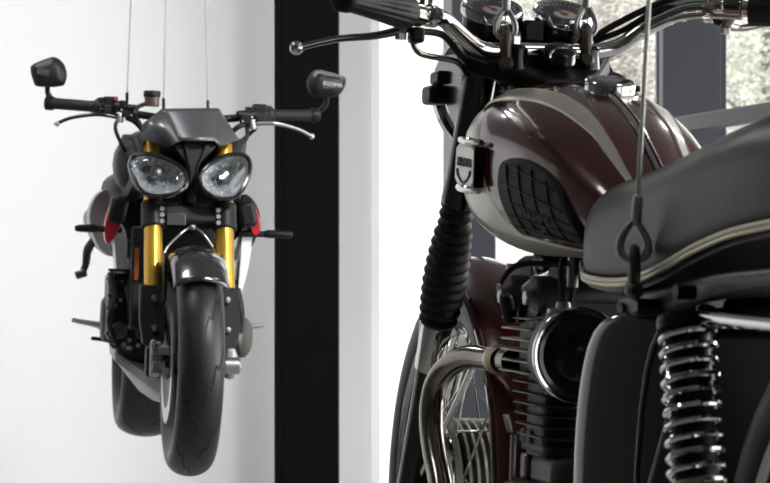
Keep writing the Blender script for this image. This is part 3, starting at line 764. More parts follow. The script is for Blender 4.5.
# ---- gauges
for y, nm in ((.069, 'gauge'), (-.031, 'gauge')):
    c = V((-.268, y, 1.014)); N = V((-cos(radians(64)), 0, sin(radians(64))))
    body = MB().lathe([(.0005, -.072), (.024, -.072), (.034, -.066), (.038, -.055), (.0385, -.006), (.036, 0), (.0005, 0)], c, N, 40).build(nm, 'black', B)
    MB().lathe([(.0385, -.010), (.0428, -.008), (.0432, .001), (.040, .006), (.0365, .004), (.0365, -.002)], c, N, 48, caps=False, closed=True).build('bezel', 'chrome', body)
    MB().lathe([(.0005, .0012), (.0368, .0012), (.0368, 0), (.0005, 0)], c, N, 40).build('dial', 'dial', body)
    # frame on the dial: u to the right, w towards the top of the dial
    w_ = V((0, 0, 1)) - N * N.z; w_.normalize(); u_ = w_.cross(N).normalized()
    ctr = c - w_ * .007
    MB().lathe([(.0005, .0022), (.0155, .0022), (.0155, .0010), (.0005, .0010)], ctr, N, 28).build('sub_dial', 'dialw', body)
    MB().lathe([(.0005, .0030), (.0052, .0030), (.0052, .0020), (.0005, .0020)], ctr, N, 18).build('needle_hub', 'needle', body)
    MB().tube([ctr + N * .003, ctr + N * .003 + (u_ * -.55 + w_ * .83) * .024], .0009, 6).build('needle', 'needle', body)
    tk = MB()
    for k in range(25):
        a = radians(-30 + k * 10); dr = u_ * cos(a) + w_ * sin(a)
        tk.tube([c + N * .0016 + dr * (.031 if k % 3 else .0285), c + N * .0016 + dr * .0345], .0006, 5)
    tk.build('dial_ticks', 'mark', body)
    MB().lathe([(.0005, .0055), (.037, .0048), (.037, .0042), (.0005, .0042)], c, N, 40).build('gauge_glass', 'glass', body)
    MB().tube([c - N * .07, c - N * .11 + V((.02, 0, 0)), c - N * .15 + V((.06, 0, -.03)), (-.14, y * .6, .80)], .004, 8, smooth=5).build('gauge_cable', 'rubber', body)
MB().box((-.262, .019, .962), (.03, .15, .006), Matrix.Rotation(radians(-26), 3, 'Y')).build('gauge_bracket', 'satin', B, bevel=.002)
MB().box((-.275, .019, .985), (.05, .028, .03)).build('warning_lamp_block', 'satin', B, bevel=.004)

# ---- handlebar and controls
half = [(-.330, .0, .957), (-.330, .060, .957), (-.335, .098, .957), (-.352, .128, .968), (-.380, .168, .990), (-.398, .190, .995), (-.420, .222, .996), (-.470, .292, .990), (-.520, .352, .983)]
def up_r(y): return interp([(0, 0), (.06, 0), (.098, .008), (.128, .020), (.168, .019), (.20, .016), (.40, .013)], abs(y))
bar_pts = [st((x, -y, z + up_r(y))) for x, y, z in half[::-1]] + [st((x, y, z + max(0, y - .235) * .17)) for x, y, z in half[1:]]
MB().tube(bar_pts, .0111, 20, smooth=6).build('handlebar', 'chrome', B)
for s in (1, -1):
    k_ = .0145 if s < 0 else 0; g0 = st((-.434, s * .243, .9955 + k_)); g1 = st((-.524, s * .357, .983 + (k_ or .020))); d = (g1 - g0).normalized(); L = (g1 - g0).length
    a_, b_, _ = frame_for(d); rings = []
    for h, r in ((-.002, .013), (0, .0215), (.004, .0228), (.03, .0212), (.06, .0190), (.10, .0170), (L - .012, .0155), (L - .011, .0178), (L - .001, .0178), (L + .003, .015), (L + .004, .002)):
        rings.append([g0 + d * h + (a_ * cos(2 * pi * k / 60) + b_ * sin(2 * pi * k / 60)) * (r - (.0016 if (k % 4 in (0,) and .002 < h < L - .02) else 0)) for k in range(60)])
    MB().ring_loft(rings).build('grip', 'rubber', B, sharp=60)
    # perch, collar and lever
    pc = g0 - d * .022
    MB().tube([pc - d * .012, pc + d * .012], .0155, 18).build('lever_perch', 'darkchrome', B, bevel=.002)
    if s > 0:
        pv = pc + V((.020, .012, -.020)); tip = V((-.425, .370, .933))
        m1 = pv.lerp(tip, .25) + V((.008, 0, -.001)); m2 = pv.lerp(tip, .62) + V((.008, 0, .003))
    else:
        pv = pc + V((.030, 0, -.020)); tip = V((-.355, -.352, 1.008))
        m1 = pv.lerp(tip, .25) + V((.016, 0, -.002)); m2 = pv.lerp(tip, .65) + V((.020, 0, .006))
    MB().tube([pc, pc.lerp(pv, .6), pv], [.010, .009, .008], 10).build('perch_arm', 'darkchrome', B)
    lv = MB().tube([pv + (pv - m1) * .15, pv, m1, m2, tip], [.007, .0082, .0066, .0060, .0056], 14, smooth=8, flat=(1, .75)).build('lever', 'darkchrome', B)
    MB().ball(tip, .0088, sc=(1, 1, 1)).build('lever_ball', 'chrome', lv)
    MB().lathe([(.0005, .012), (.0075, .012), (.0075, -.012), (.0005, -.012)], pv, (0, 0, 1), 6).build('pivot_bolt', 'steel', lv)
    cl = st((-.404, s * .198, .9935 + k_))
    MB().lathe([(.0105, -.007), (.0142, -.007), (.0150, -.004), (.0150, .004), (.0142, .007), (.0105, .007)], cl, d, 24, caps=False, closed=True).build('bar_collar', 'chrome', B)
    MB().tube([cl + V((0, 0, .010)), cl + V((-.004, 0, .024))], .005, 8).build('collar_screw', 'chrome', B)
    if s > 0:
        MB().lathe([(.0005, .004), (.008, .003), (.0105, -.002), (.0105, -.010), (.0005, -.010)], cl + V((-.020, -.002, .001)), (-.95, .1, .15), 22).build('round_clamp_cap', 'chrome', B)
        MB().box(pc + V((.012, -.006, -.026)), (.026, .018, .020)).build('dip_switch', 'satin', B, bevel=.004)
        MB().tube([pc + V((.006, -.01, .01)), pc + V((.004, -.014, .045)), pc + V((.02, -.02, .09))], .0035, 8, smooth=4).build('mirror_stalk', 'satin', B)
        MB().tube([pv + V((-.004, -.012, -.004)), pv + V((.0, -.026, -.028)), (-.345, .140, .935), (-.30, .112, .922), (-.25, .09, .905), (-.22, .05, .87)], .0040, 10, smooth=8).build('clutch_cable', 'darkchrome', B)
        MB().tube([pv + V((.004, -.02, .0)), (-.38, .168, .965), (-.33, .13, .945), (-.28, .10, .935), (-.24, .06, .90)], .0046, 10, smooth=8).build('control_cable', 'rubber', B)
        MB().tube([(-.30, .112, .922), (-.285, .104, .916)], .006, 10).build('cable_ferrule', 'brass', B)
    else:
        MB().tube([pv, (-.36, -.15, 1.022), (-.32, -.10, .992), (-.27, -.05, .962), (-.24, -.03, .90)], .0042, 10, smooth=8).build('brake_cable', 'rubber', B)
        MB().tube([pc + V((0, 0, .012)), (-.37, -.17, 1.038), (-.33, -.11, 1.012), (-.28, -.05, .965), (-.25, -.02, .90)], .0046, 10, smooth=8).build('throttle_cable', 'rubber', B)
        MB().tube([pc + V((-.008, 0, -.012)), (-.375, -.165, 1.008), (-.338, -.11, .982), (-.29, -.06, .945)], .0036, 10, smooth=8).build('control_cable', 'chrome', B)
        MB().tube([pc - d * .012, pc - d * .030], .0145, 18).build('twist_grip_housing', 'chrome', B, bevel=.002)
        for k in range(3):
            MB().tube([st((-.372 - .012 * k, -.155 - .014 * k, .992 + .004 * k)), st((-.372 - .012 * k, -.155 - .014 * k, .1016 + .9 + .004 * k))], .0045, 6).build('clamp_bolt', 'steel', B)

# ---- fuel tank: one lofted shell
TAB = [(-.812, .030, .735, .690), (-.805, .052, .752, .684), (-.79, .072, .772, .680), (-.74, .094, .808, .677), (-.68, .112, .845, .676), (-.60, .128, .878, .676), (-.52, .137, .898, .678), (-.46, .140, .906, .682), (-.40, .137, .909, .689), (-.34, .123, .903, .700), (-.30, .104, .891, .715), (-.275, .078, .874, .735), (-.262, .045, .852, .757), (-.258, .020, .830, .780)]
def ttab(x):
    # Catmull-Rom through the table
    T = TAB
    if x <= T[0][0]: return T[0][1:]
    if x >= T[-1][0]: return T[-1][1:]
    for i in range(len(T) - 1):
        if T[i][0] <= x <= T[i + 1][0]:
            a, b = T[i], T[i + 1]; t = (x - a[0]) / (b[0] - a[0]); out = []
            for q in (1, 2, 3):
                h = b[0] - a[0]
                m0 = (b[q] - T[max(i - 1, 0)][q]) / (b[0] - T[max(i - 1, 0)][0]); m1 = (T[min(i + 2, len(T) - 1)][q] - a[q]) / (T[min(i + 2, len(T) - 1)][0] - a[0])
                out.append((2 * t ** 3 - 3 * t * t + 1) * a[q] + (t ** 3 - 2 * t * t + t) * h * m0 + (-2 * t ** 3 + 3 * t * t) * b[q] + (t ** 3 - t * t) * h * m1)
            return tuple(out)
def tank(x, deg, lift=0):
    w, zt, zb = ttab(x); w *= .955; zc = zb + .52 * (zt - zb)
    a = radians(deg); c, s = cos(a), sin(a); n = 2.25 if s > 0 else 2.5
    h = (zt - zc) if s > 0 else (zc - zb)
    p = V((x, .005 + w * math.copysign(abs(c) ** (2 / n), c), zc + h * math.copysign(abs(s) ** (2 / n), s)))
    if lift:
        e = 1e-3; dx = tank(x + e, deg) - tank(x - e, deg); da = tank(x, deg + .4) - tank(x, deg - .4)
        nn = dx.cross(da)
        if nn.length > 1e-12:
            nn.normalize()
            if nn.dot(p - V((x, .005, zc))) < 0: nn = -nn
            p = p + nn * lift
    return p
xs = [-.812, -.809] + [-.805 + i * (.530 / 56) for i in range(57)] + [-.270, -.266, -.262, -.260, -.258]
TK = MB().ring_loft([[tank(x, k * 360 / 96) for k in range(96)] for x in xs]).build('fuel_tank', 'maroon', B, sharp=70)
def band(name, x0, x1, lo, hi, m, nu=60, nv=10, lift=.0015, mirror=False):
    def fn(u, v):
        x = x0 + (x1 - x0) * u; l, h = interp(lo, x), interp(hi, x); a = l + (h - l) * v
        e = lift * min(1, 12 * min(u, 1 - u, v, 1 - v) + .15)
        return tank(x, 180 - a if mirror else a, e)
    return MB().grid(fn, nu, nv).build(name, m, TK)
so = [(-.80, 57), (-.777, 56.5), (-.706, 59), (-.608, 55.5), (-.536, 52), (-.466, 47.5), (-.36, 44), (-.29, 40)]
si = [(-.80, 60), (-.777, 62.5), (-.732, 67), (-.632, 70), (-.56, 67.5), (-.51, 64.5), (-.42, 59), (-.36, 56), (-.29, 52)]
ss = [(-.80, -56), (-.686, -51), (-.586, -43), (-.532, -27), (-.503, -9), (-.473, 7), (-.445, 22), (-.42, 33), (-.36, 41), (-.29, 38)]
sl = [(-.80, -60), (-.686, -66), (-.586, -68), (-.50, -72), (-.40, -76), (-.29, -78)]
for mi in (False, True):
    band('silver_stripe', -.792, -.285, so, si, 'silver', mirror=mi)
    band('silver_flash', -.79, -.272, sl, ss, 'silver', 70, 22, mirror=mi)
    for nm, q in (('stripe_line', so), ('stripe_line', si)):
        lo = [(x, a - .7) for x, a in q]; hi = [(x, a + .7) for x, a in q]
        band(nm, -.792, -.285, lo, hi, 'brass', 60, 2, .0021, mirror=mi)
# centre moulding
MB().tube([tank(x, 90, .002) for x in [-.79 + i * .27 / 30 for i in range(31)]], .0062, 12, flat=(1, .6)).build('centre_strip', 'chrome', TK)
MB().tube([tank(x, 90, .0052) for x in [-.79 + i * .27 / 30 for i in range(31)]], .0022, 8).build('strip_groove', 'satin', TK)
# filler cap
cn = (tank(-.505, 92) - tank(-.60, 92)); cax = V((-cn.z, 0, cn.x)).normalized(); cax = cax if cax.z > 0 else -cax
cc = tank(-.552, 93) - cax * .003
cap = MB().lathe([(.0285, 0), (.0328, .002), (.0328, .013), (.0318, .016), (.0285, .0185), (.0265, .0180), (.012, .0205), (.0005, .021)], cc, cax, 48).build('filler_cap', 'chrome', TK)
MB().lathe([(.034, -.004), (.0375, -.002), (.0375, .003), (.033, .004)], cc, cax, 48, caps=False).build('filler_neck', 'steel', cap)
MB().box(cc + cax * .008 + V((-.004, -.034, 0)), (.012, .008, .008)).build('cap_latch', 'satin', cap, bevel=.002)
# knee pads
KN = [(-.562, 2), (-.590, 8), (-.640, 11.5), (-.690, 9), (-.722, -1), (-.742, -16), (-.748, -32), (-.735, -37), (-.680, -38.5), (-.600, -39), (-.578, -35), (-.566, -21), (-.556, -8)]
KS = .0020
for mi in (False, True):
    P = [(x, a * KS) for x, a in KN]; P = smooth_poly(P, 5)
    def kr(ins, lift, P=P, mi=mi): return [tank(x, (180 - a / KS) if mi else a / KS, lift) for x, a in inset_poly(P, ins)]
    kp = MB().ring_loft([kr(-.001, -.003), kr(0, .003), kr(.002, .0065), kr(.006, .0075), kr(.012, .0068), kr(.03, .0072), kr(.06, .0076)]).build('knee_pad', 'rubber', TK)
    q = MB()
    def inside(x, y, P=inset_poly(P, .009)):
        c = False; j = len(P) - 1
        for i in range(len(P)):
            if (P[i][1] > y) != (P[j][1] > y) and x < (P[j][0] - P[i][0]) * (y - P[i][1]) / (P[j][1] - P[i][1]) + P[i][0]: c = not c
            j = i
        return c
    def line(p, r):
        run = []
        for k in range(61):
            t = k / 60; x = p[0] + (r[0] - p[0]) * t; a = p[1] + (r[1] - p[1]) * t
            if inside(x, a * KS): run.append(tank(x, (180 - a) if mi else a, .0078))
            else:
                if len(run) > 3: q.tube(run, .0011, 6)
                run = []
        if len(run) > 3: q.tube(run, .0011, 6)
    for a in (2, -7, -16, -25, -33): line((-.55, a + 3), (-.76, a - 3))
    for k in range(7): line((-.545 - .034 * k, 14), (-.585 - .034 * k, -42))
    q.build('pad_ribs', 'satin', kp)
    if not mi:
        d = (tank(-.70, -22) - tank(-.60, -22)).normalized(); up = (tank(-.65, -14) - tank(-.65, -30)).normalized(); nn = d.cross(up).normalized()
        mx = Matrix((d, up, nn)).transposed().to_4x4()
        text('pad_lettering', 'TRIUMPH', .013, 'dim', kp, Matrix.Translation(tank(-.655, -20, .0085)) @ mx, .0008, sx=1.35)
        MB().tube([tank(-.655 + .018 * cos(t), -25 + 6 * sin(t), .0085) for t in [pi + pi * k / 14 for k in range(15)]], .0007, 6).build('pad_shield', 'dim', kp)
# tank badges
for mi in (False, True):
    def TB(x, a, l): return tank(x, 180 - a if mi else a, l)
    p0, p1 = TB(-.400, -1, .010), TB(-.490, -1, .008)
    d = (p1 - p0).normalized(); up = (TB(-.445, 9, 0) - TB(-.445, -11, 0)).normalized()
    nn = d.cross(up).normalized(); up = nn.cross(d).normalized(); c = (p0 + p1) / 2
    if mi: nn = -nn
    m3 = Matrix((d, up, nn if not mi else -nn)).transposed()
    bp = [(-.045, -.020), (-.045, .021), (-.030, .027), (.030, .027), (.045, .021), (.045, -.020), (.030, -.028), (-.030, -.028)]
    bd = MB().prism(bp, lambda u, v, t: c + d * u + up * v + nn * t, -.012, .004).build('tank_badge', 'silver', TK, bevel=.003)
    for v0, nm in ((.031, 'badge_bar'), (-.030, 'badge_bar')):
        MB().tube([c + d * -.047 + up * v0 - nn * .004, c + d * -.02 + up * v0 + nn * .003, c + d * .02 + up * v0 + nn * .003, c + d * .047 + up * v0 - nn * .004], [.004, .0055, .0055, .004], 10, smooth=4).build(nm, 'chrome', bd)
    MB().box(c + d * .047 - nn * .002, (.006, .014, .052)).build('badge_end', 'satin', bd, bevel=.002)
    if not mi:
        mx = Matrix((d, up, nn)).transposed().to_4x4()
        text('badge_lettering', 'TRIUMPH', .0165, 'satin', bd, Matrix.Translation(c + nn * .0045 + up * .003) @ mx, .0006, sx=1.0)
        MB().tube([c + nn * .0048 + d * q0 + up * q1 for q0, q1 in ((-.030, -.006), (-.026, -.014), (0, -.023), (.026, -.014), (.030, -.006))], .0013, 6, smooth=5).build('badge_shield', 'satin', bd)

# ---- seat
ST = [(-.742, .040, .740, .694), (-.752, .074, .760, .668), (-.775, .097, .771, .655), (-.82, .108, .778, .649), (-.90, .113, .785, .645), (-1.0, .117, .796, .647), (-1.1, .121, .810, .661), (-1.2, .124, .824, .682), (-1.3, .125, .836, .698), (-1.42, .122, .840, .708), (-1.52, .092, .832, .716), (-1.55, .05, .815, .728)]
def seat_row(x):
    return lerp_table([q for q in ST], x) if x > ST[-1][0] else ST[-1][1:]
STr = ST[::-1]
def seat_sec(x, w, zt, zb):
    zc = zb + (zt - zb) * .35; out = []
    for k in range(48):
        a = 2 * pi * k / 48; c, s = cos(a), sin(a); n = 2.7 if s > 0 else 5
        h = (zt - zc) if s > 0 else (zc - zb)
        out.append(V((x, w * math.copysign(abs(c) ** (2 / n), c), zc + h * math.copysign(abs(s) ** (2 / n), s))))
    return out
rows = []
for a, b in zip(ST, ST[1:]):
    for j in range(4):
        t = j / 4; rows.append([p * (1 - t) + q * t for p, q in zip(a, b)])
rows.append(list(ST[-1]))
for _ in range(2):
    rows = [rows[0]] + [[(rows[i - 1][k] + 2 * rows[i][k] + rows[i + 1][k]) / 4 for k in range(4)] for i in range(1, len(rows) - 1)] + [rows[-1]]
seat = MB().ring_loft([seat_sec(*r) for r in rows]).build('seat', 'vinyl', B, sharp=80)
tp = [V((r[0], r[1] * 1.0, r[3] + .010)) for r in rows[3:]]
trim_path = tp[::-1] + [V((p.x, -p.y, p.z)) for p in tp]
MB().tube(trim_path, .0034, 10).build('seat_piping', 'cream', seat)
MB().tube([p + V((0, 0, -.0048)) for p in trim_path], .0024, 8).build('seat_rim', 'brass', seat)
MB().ring_loft([[V((r[0], s_ * r[1] * .94, r[3] + dz)) for s_, dz in ((1, .006), (1, -.002), (-1, -.002), (-1, .006))] for r in rows[4:]]).build('seat_pan', 'satin', seat)

# ---- frame
def fr(pts, r=.0135, smooth=6): MB().tube(pts, r, 14, smooth=smooth).build('frame_tube', 'satin', B)
fr([(-.335, 0, .87), (-.45, 0, .72), (-.62, 0, .665), (-.85, 0, .63)], .018)
fr([(-.31, 0, .80), (-.345, 0, .60), (-.37, 0, .40), (-.39, 0, .20)], .017)
for s in (1, -1):
    fr([(-.85, s * .06, .63), (-.95, s * .095, .632), (-1.10, s * .105, .640), (-1.25, s * .11, .655), (-1.45, s * .11, .665)])
    fr([(-.86, s * .05, .63), (-.88, s * .07, .40), (-.90, s * .08, .22)], .014)
    fr([(-.90, s * .08, .24), (-1.05, s * .10, .42), (-1.23, s * .115, .63)], .011)
    fr([(-.90, s * .10, .30), (-1.15, s * .115, .315), (-1.415, s * .118, .33)], .016)
    MB().tube([(-1.245, s * .140, .626), (-1.262, s * .140, .6245), (-1.32, s * .140, .6235), (-1.50, s * .140, .622), (-1.60, s * .13, .625)], [.002, .0058, .0068, .0068, .004], 14, smooth=4).build('grab_rail', 'chrome', B)

# ---- engine
def rrect(hx_, hy, r, n=5):
    out = []
    for sx, sy, a0 in ((1, 1, 0), (-1, 1, 90), (-1, -1, 180), (1, -1, 270)):
        for k in range(n + 1):
            a = radians(a0 + 90 * k / n); out.append((sx * (hx_ - r) + r * cos(a), sy * (hy - r) + r * sin(a)))
    return out
def plate(mb, cx, cz, hx_, hy, r, th, cy=0):
    P = rrect(hx_, hy, r)
    mb.ring_loft([[V((cx + u * k, cy + v * k, cz + dz)) for u, v in P] for k, dz in ((.985, -th / 2), (1, -th / 4), (1, th / 4), (.985, th / 2))])
EX = -.49
cb = MB(); plate(cb, EX, .485, .056, .058, .03, .11); plate(cb, EX, .440, .070, .060, .03, .010)
cyl = cb.build('cylinder_block', 'satin', B)
cf = MB()
for k in range(6): plate(cf, EX + .002, .455 + k * .0135, .080, .066 + .002 * min(k, 4), .040, .0026)
cf.build('barrel_fins', 'darkalu', cyl)
hd = MB(); plate(hd, EX, .575, .058, .068, .02, .09)
head = hd.build('cylinder_head', 'satin', B)
hf = MB()
for k in range(6): plate(hf, EX, .5355 + k * .0135, .080 - .001 * k, .089, .022, .0026)
hf.build('head_fins', 'fin', head)
for x in (-.435, -.545):
    rb_ = MB().tube([(x, -.088, .628), (x, -.082, .632), (x, .082, .632), (x, .088, .628)], [.018, .026, .026, .018], 18)
    rb_.box((x, 0, .612), (.05, .15, .03))
    rb_ = rb_.build('rocker_box', 'darkalu', B, bevel=.003)
    for yy in (-.05, .05):
        MB().lathe([(.0005, .014), (.012, .014), (.014, .010), (.014, 0)], (x, yy, .655), (0, 0, 1), 6).build('rocker_cap', 'alu', rb_)
    MB().lathe([(.0005, .006), (.010, .006), (.011, 0)], (x, .088, .630), (0, 1, 0), 6).build('spindle_nut', 'alu', rb_)
for x, sgn in ((EX + .088, 1), (EX - .07, -1)):
    MB().tube([(x, .0, .36), (x, .0, .53)], .011, 16).build('pushrod_tube', 'chrome', B)
MB().tube([(EX + .082, .058, .33), (EX + .080, .060, .450)], .0042, 8).build('oil_pipe', 'steel', B)
cr = MB().box((-.50, 0, .30), (.23, .16, .19)); cr.box((-.50, 0, .41), (.13, .10, .07)); cr.box((-.62, 0, .27), (.22, .20, .17))
cr = cr.build('crankcase', 'darkalu', B, bevel=.025)
MB().lathe([(.0005, .035), (.075, .035), (.088, .025), (.092, 0), (.092, -.05)], (-.48, .11, .24), (0, 1, 0), 36).build('primary_cover', 'alu', cr)
for (x, y, z) in ((-.425, .046, .445), (-.430, .028, .445), (-.45, .056, .445), (-.48, .058, .445)):
    MB().lathe([(.0005, .016), (.007, .016), (.008, .012), (.008, 0)], (x, y, z), (0, 0, 1), 6).build('base_nut', 'alu', cyl)
MB().box((-.430, .042, .412), (.022, .022, .034)).build('tappet_block', 'alu', cyl, bevel=.004)
for s in (1, -1):
    hp = [(-.415, s * .066, .545), (-.34, s * .072, .545), (-.28, s * .085, .545), (-.235, s * .097, .533), (-.207, s * .108, .511), (-.197, s * .113, .481), (-.205, s * .115, .446), (-.230, s * .115, .408), (-.26, s * .114, .373), (-.33, s * .118, .29), (-.45, s * .13, .20), (-.62, s * .15, .18), (-.85, s * .165, .19)]
    MB().tube(hp, .0165, 24, smooth=6).build('exhaust_header', 'darkchrome', B)
    fc = MB()
    for k in range(5):
        fc.lathe([(.017, 0), (.0205 - .0006 * abs(k - 2), 0), (.0205 - .0006 * abs(k - 2), .0028), (.017, .0028)], (-.376 + k * .0045, s * .0705, .545), (1, s * .06, 0), 28, caps=False, closed=True)
    fc.lathe([(.0165, -.004), (.0182, -.004), (.0182, .024), (.0165, .024)], (-.378, s * .0705, .545), (1, s * .06, 0), 24, caps=False, closed=True)
    fc.build('finned_clamp', 'brass', B)
    MB().tube([(-.85, s * .165, .19), (-.93, s * .175, .20), (-1.0, s * .178, .21), (-1.55, s * .18, .27), (-1.70, s * .18, .285)], [.018, .026, .042, .044, .020], 24, smooth=4).build('silencer', 'chrome', B)
    # carburettor and pancake air filter
    cy_ = s * .072
    c_ = MB().tube([(-.57, cy_, .560), (-.60, cy_, .562), (-.68, cy_, .565)], [.024, .019, .021], 20)
    c_.lathe([(.018, -.05), (.020, -.02), (.021, .0), (.021, .045), (.019, .05)], (-.635, cy_, .565), (0, 0, 1), 20)
    c_ = c_.build('carburettor', 'darkalu', B)
    MB().lathe([(.0005, .064), (.008, .062), (.010, .055), (.019, .053), (.020, .046), (.0005, .046)], (-.635, cy_, .565), (0, 0, 1), 20).build('carburettor_top', 'alu', c_)
    MB().tube([(-.635, cy_, .63), (-.62, cy_, .66), (-.56, cy_ * .7, .69), (-.45, cy_ * .3, .74)], .004, 8, smooth=6).build('throttle_cable', 'rubber', c_)
    af = MB().lathe([(.0005, 0), (.054, 0), (.055, .004), (.055, .026), (.054, .030), (.0005, .030)], (-.672, cy_, .565), (-1, 0, 0), 56).build('air_filter', 'satin', B)
    MB().lathe([(.0535, .026), (.0565, .026), (.0576, .028), (.0576, .033), (.0562, .0355), (.0535, .0345)], (-.672, cy_, .565), (-1, 0, 0), 64, caps=False, closed=True).build('filter_rim', 'chrome', af)
    MB().lathe([(.0535, .031), (.050, .033), (.046, .0315), (.034, .027), (.031, .0305), (.028, .033), (.0005, .034)], (-.672, cy_, .565), (-1, 0, 0), 56).build('filter_cover', 'black', af)
    # fuel tap and hose
    MB().tube([(-.60, s * .05, .685), (-.60, s * .05, .645)], .0075, 10).build('fuel_tap', 'alu', B)
    MB().tube([(-.60, s * .05, .648), (-.605, s * .055, .62), (-.62, s * .08, .58), (-.635, s * .075, .54)], .0045, 8, smooth=5).build('fuel_hose', 'rubber', B)
MB().tube([(-.455, .055, .668), (-.50, .062, .655), (-.545, .060, .662)], .004, 8, smooth=4).build('oil_pipe', 'chrome', B)
MB().box((-.47, .03, .672), (.05, .05, .02)).build('head_steady', 'satin', B, bevel=.003)
MB().lathe([(.0005, .036), (.007, .036), (.009, .03), (.009, 0), (.0005, 0)], (-.47, .088, .600), (-.3, .3, .8), 14).build('spark_plug_cap', 'rubber', B)
MB().tube([(-.49, .11, .645), (-.50, .09, .67), (-.56, .05, .67), (-.70, .03, .65)], .0038, 8, smooth=6).build('plug_lead', 'rubber', B)
for yy in (.035, -.035):
    MB().tube([(-.375, yy, .66), (-.42, yy, .655)], .024, 16).build('ignition_coil', 'satin', B)
MB().box((-.36, .030, .645), (.03, .012, .012)).build('coil_terminal', 'galv', B)
MB().tube([(-.36, .055, .672), (-.36, .055, .66)], .0085, 10).build('tank_bolt', 'alu', B)
# ---- front mudguard
def fmg(u, v):
    a = radians(84 + u * 116); s = (v - .5) * 2
    R = .352 - .028 * abs(s) ** 2.2; return V((R * cos(a), s * .058, RF + R * sin(a)))
fm = MB().grid(fmg, 50, 14).build('front_mudguard', 'maroon', B, solid=.003)
for s in (1, -1):
    MB().tube([V((p.x, p.y, p.z)) for p in [fmg(i / 40, .5 + s * .5) for i in range(41)]], .0028, 8).build('mudguard_bead', 'chrome', fm)
    MB().tube([(-.01, s * .083, .35), (-.12, s * .068, .45), (-.245, s * .060, .555)], .005, 10, smooth=4).build('mudguard_stay', 'chrome', fm)
    MB().tube([(-.01, s * .083, .35), (-.03, s * .085, .60), (-.03, s * .058, .66)], .005, 10, smooth=4).build('mudguard_stay', 'chrome', fm)
def decal(u, v):
    a = radians(156.5 + u * 4); R = .3545; return V((R * cos(a), .046 + (v - .5) * .008 - u * .004, RF + R * sin(a)))
MB().grid(decal, 3, 3).build('mudguard_plate', 'mark', fm, solid=.001, off=1)
# ---- rear mudguard
def rmg(u, v):
    a = radians(80 + u * 92); s = (v - .5) * 2
    R = .368 - .03 * abs(s) ** 2.2; return V((-1.415 + R * cos(a), s * .072, RF + R * sin(a)))
MB().grid(rmg, 44, 12).build('rear_mudguard', 'maroon', B, solid=.003)
# ---- side panels
PLAN = [(.0, .050), (-.001, .095), (.002, .116), (.009, .127), (.020, .131), (.044, .125), (.070, .114), (.096, .101), (.122, .087), (.146, .072), (.160, .052), (.160, .030)]
SPZ = [(.290, .060, .70), (.305, .030, .88), (.34, .014, .97), (.40, .004, 1.0), (.46, .0, 1.0), (.52, .006, 1.0), (.565, .018, .99), (.592, .030, .96), (.608, .042, .90), (.617, .056, .80), (.621, .072, .62)]
for s in (1, -1):
    rings = []
    for z, dx, k in SPZ:
        row = []
        for i, (u, y) in enumerate(PLAN): row.append(V((-.853 - dx - (u - .09) * k - .09 + .0, s * (.045 + (y - .045) * k), z - .05 * (u - .05) * (z > .5))))
        rings.append(row)
    sp = MB().ring_loft(rings).build('side_panel', 'green', B, sharp=80, subsurf=1)
    MB().tube([V((-.853 - .118 - dx, s * (.045 + (.0895 - .045) * k), z - .005)) for z, dx, k in SPZ[2:9]], .0034, 10).build('panel_ridge', 'green', sp)
    MB().lathe([(.0005, .008), (.007, .008), (.009, .005), (.009, -.004)], (-.975, s * .085, .606), (-.3, s * .5, .8), 20).build('panel_knob', 'black', sp)
# ---- shocks
for s in (1, -1):
    t0, t1 = V((-1.238, s * .143, .648)), V((-1.335, s * .143, .315))
    ax_ = (t1 - t0).normalized(); L = (t1 - t0).length; a_, b_, _ = frame_for(ax_)
    shk = MB().tube([t0 + ax_ * .03, t0 + ax_ * .20], .0085, 14).build('shock_absorber', 'darkchrome', B)
    MB().tube([t0 + ax_ * .03, t0 + ax_ * (L - .02)], .0212, 22).build('damper_body', 'satin', shk)
    MB().lathe([(.012, 0), (.029, 0), (.030, .006), (.029, .012), (.012, .012)], t0 + ax_ * .026, ax_, 28).build('spring_seat', 'satin', shk)
    MB().lathe([(.012, 0), (.030, 0), (.031, .008), (.029, .014), (.012, .014)], t0 + ax_ * .275, ax_, 28).build('spring_seat', 'chrome', shk)
    turns = 15.6
    pts = []
    for k in range(int(turns * 22)):
        q = 2 * pi * k / 22; h = .040 + .230 * k / (turns * 22)
        pts.append(t0 + ax_ * h + (a_ * cos(q) + b_ * sin(q)) * .0262)
    MB().tube(pts, .0034, 8).build('spring', 'chrome', shk)
    for p in (t0, t1): MB().lathe([(.005, -.010), (.0075, -.010), (.0075, .010), (.005, .010)], p, (0, 1, 0), 18).build('shock_eye', 'rubber', shk)
MB().box((-1.0, 0, .50), (.16, .12, .22)).build('battery_box', 'satin', B, bevel=.01)
for (x, y, z, m) in ((-.962, .108, .628, 'alu'), (-1.02, .112, .622, 'darkalu'), (-1.05, .108, .634, 'alu')):
    MB().lathe([(.0005, .008), (.0055, .008), (.006, .006), (.006, -.02), (.0005, -.02)], (x, y, z), (-.3, .7, -.2), 6).build('frame_bolt', m, B)
MB().box((-1.075, .121, .630), (.03, .034, .018)).build('lifting_lug', 'satin', B, bevel=.004)

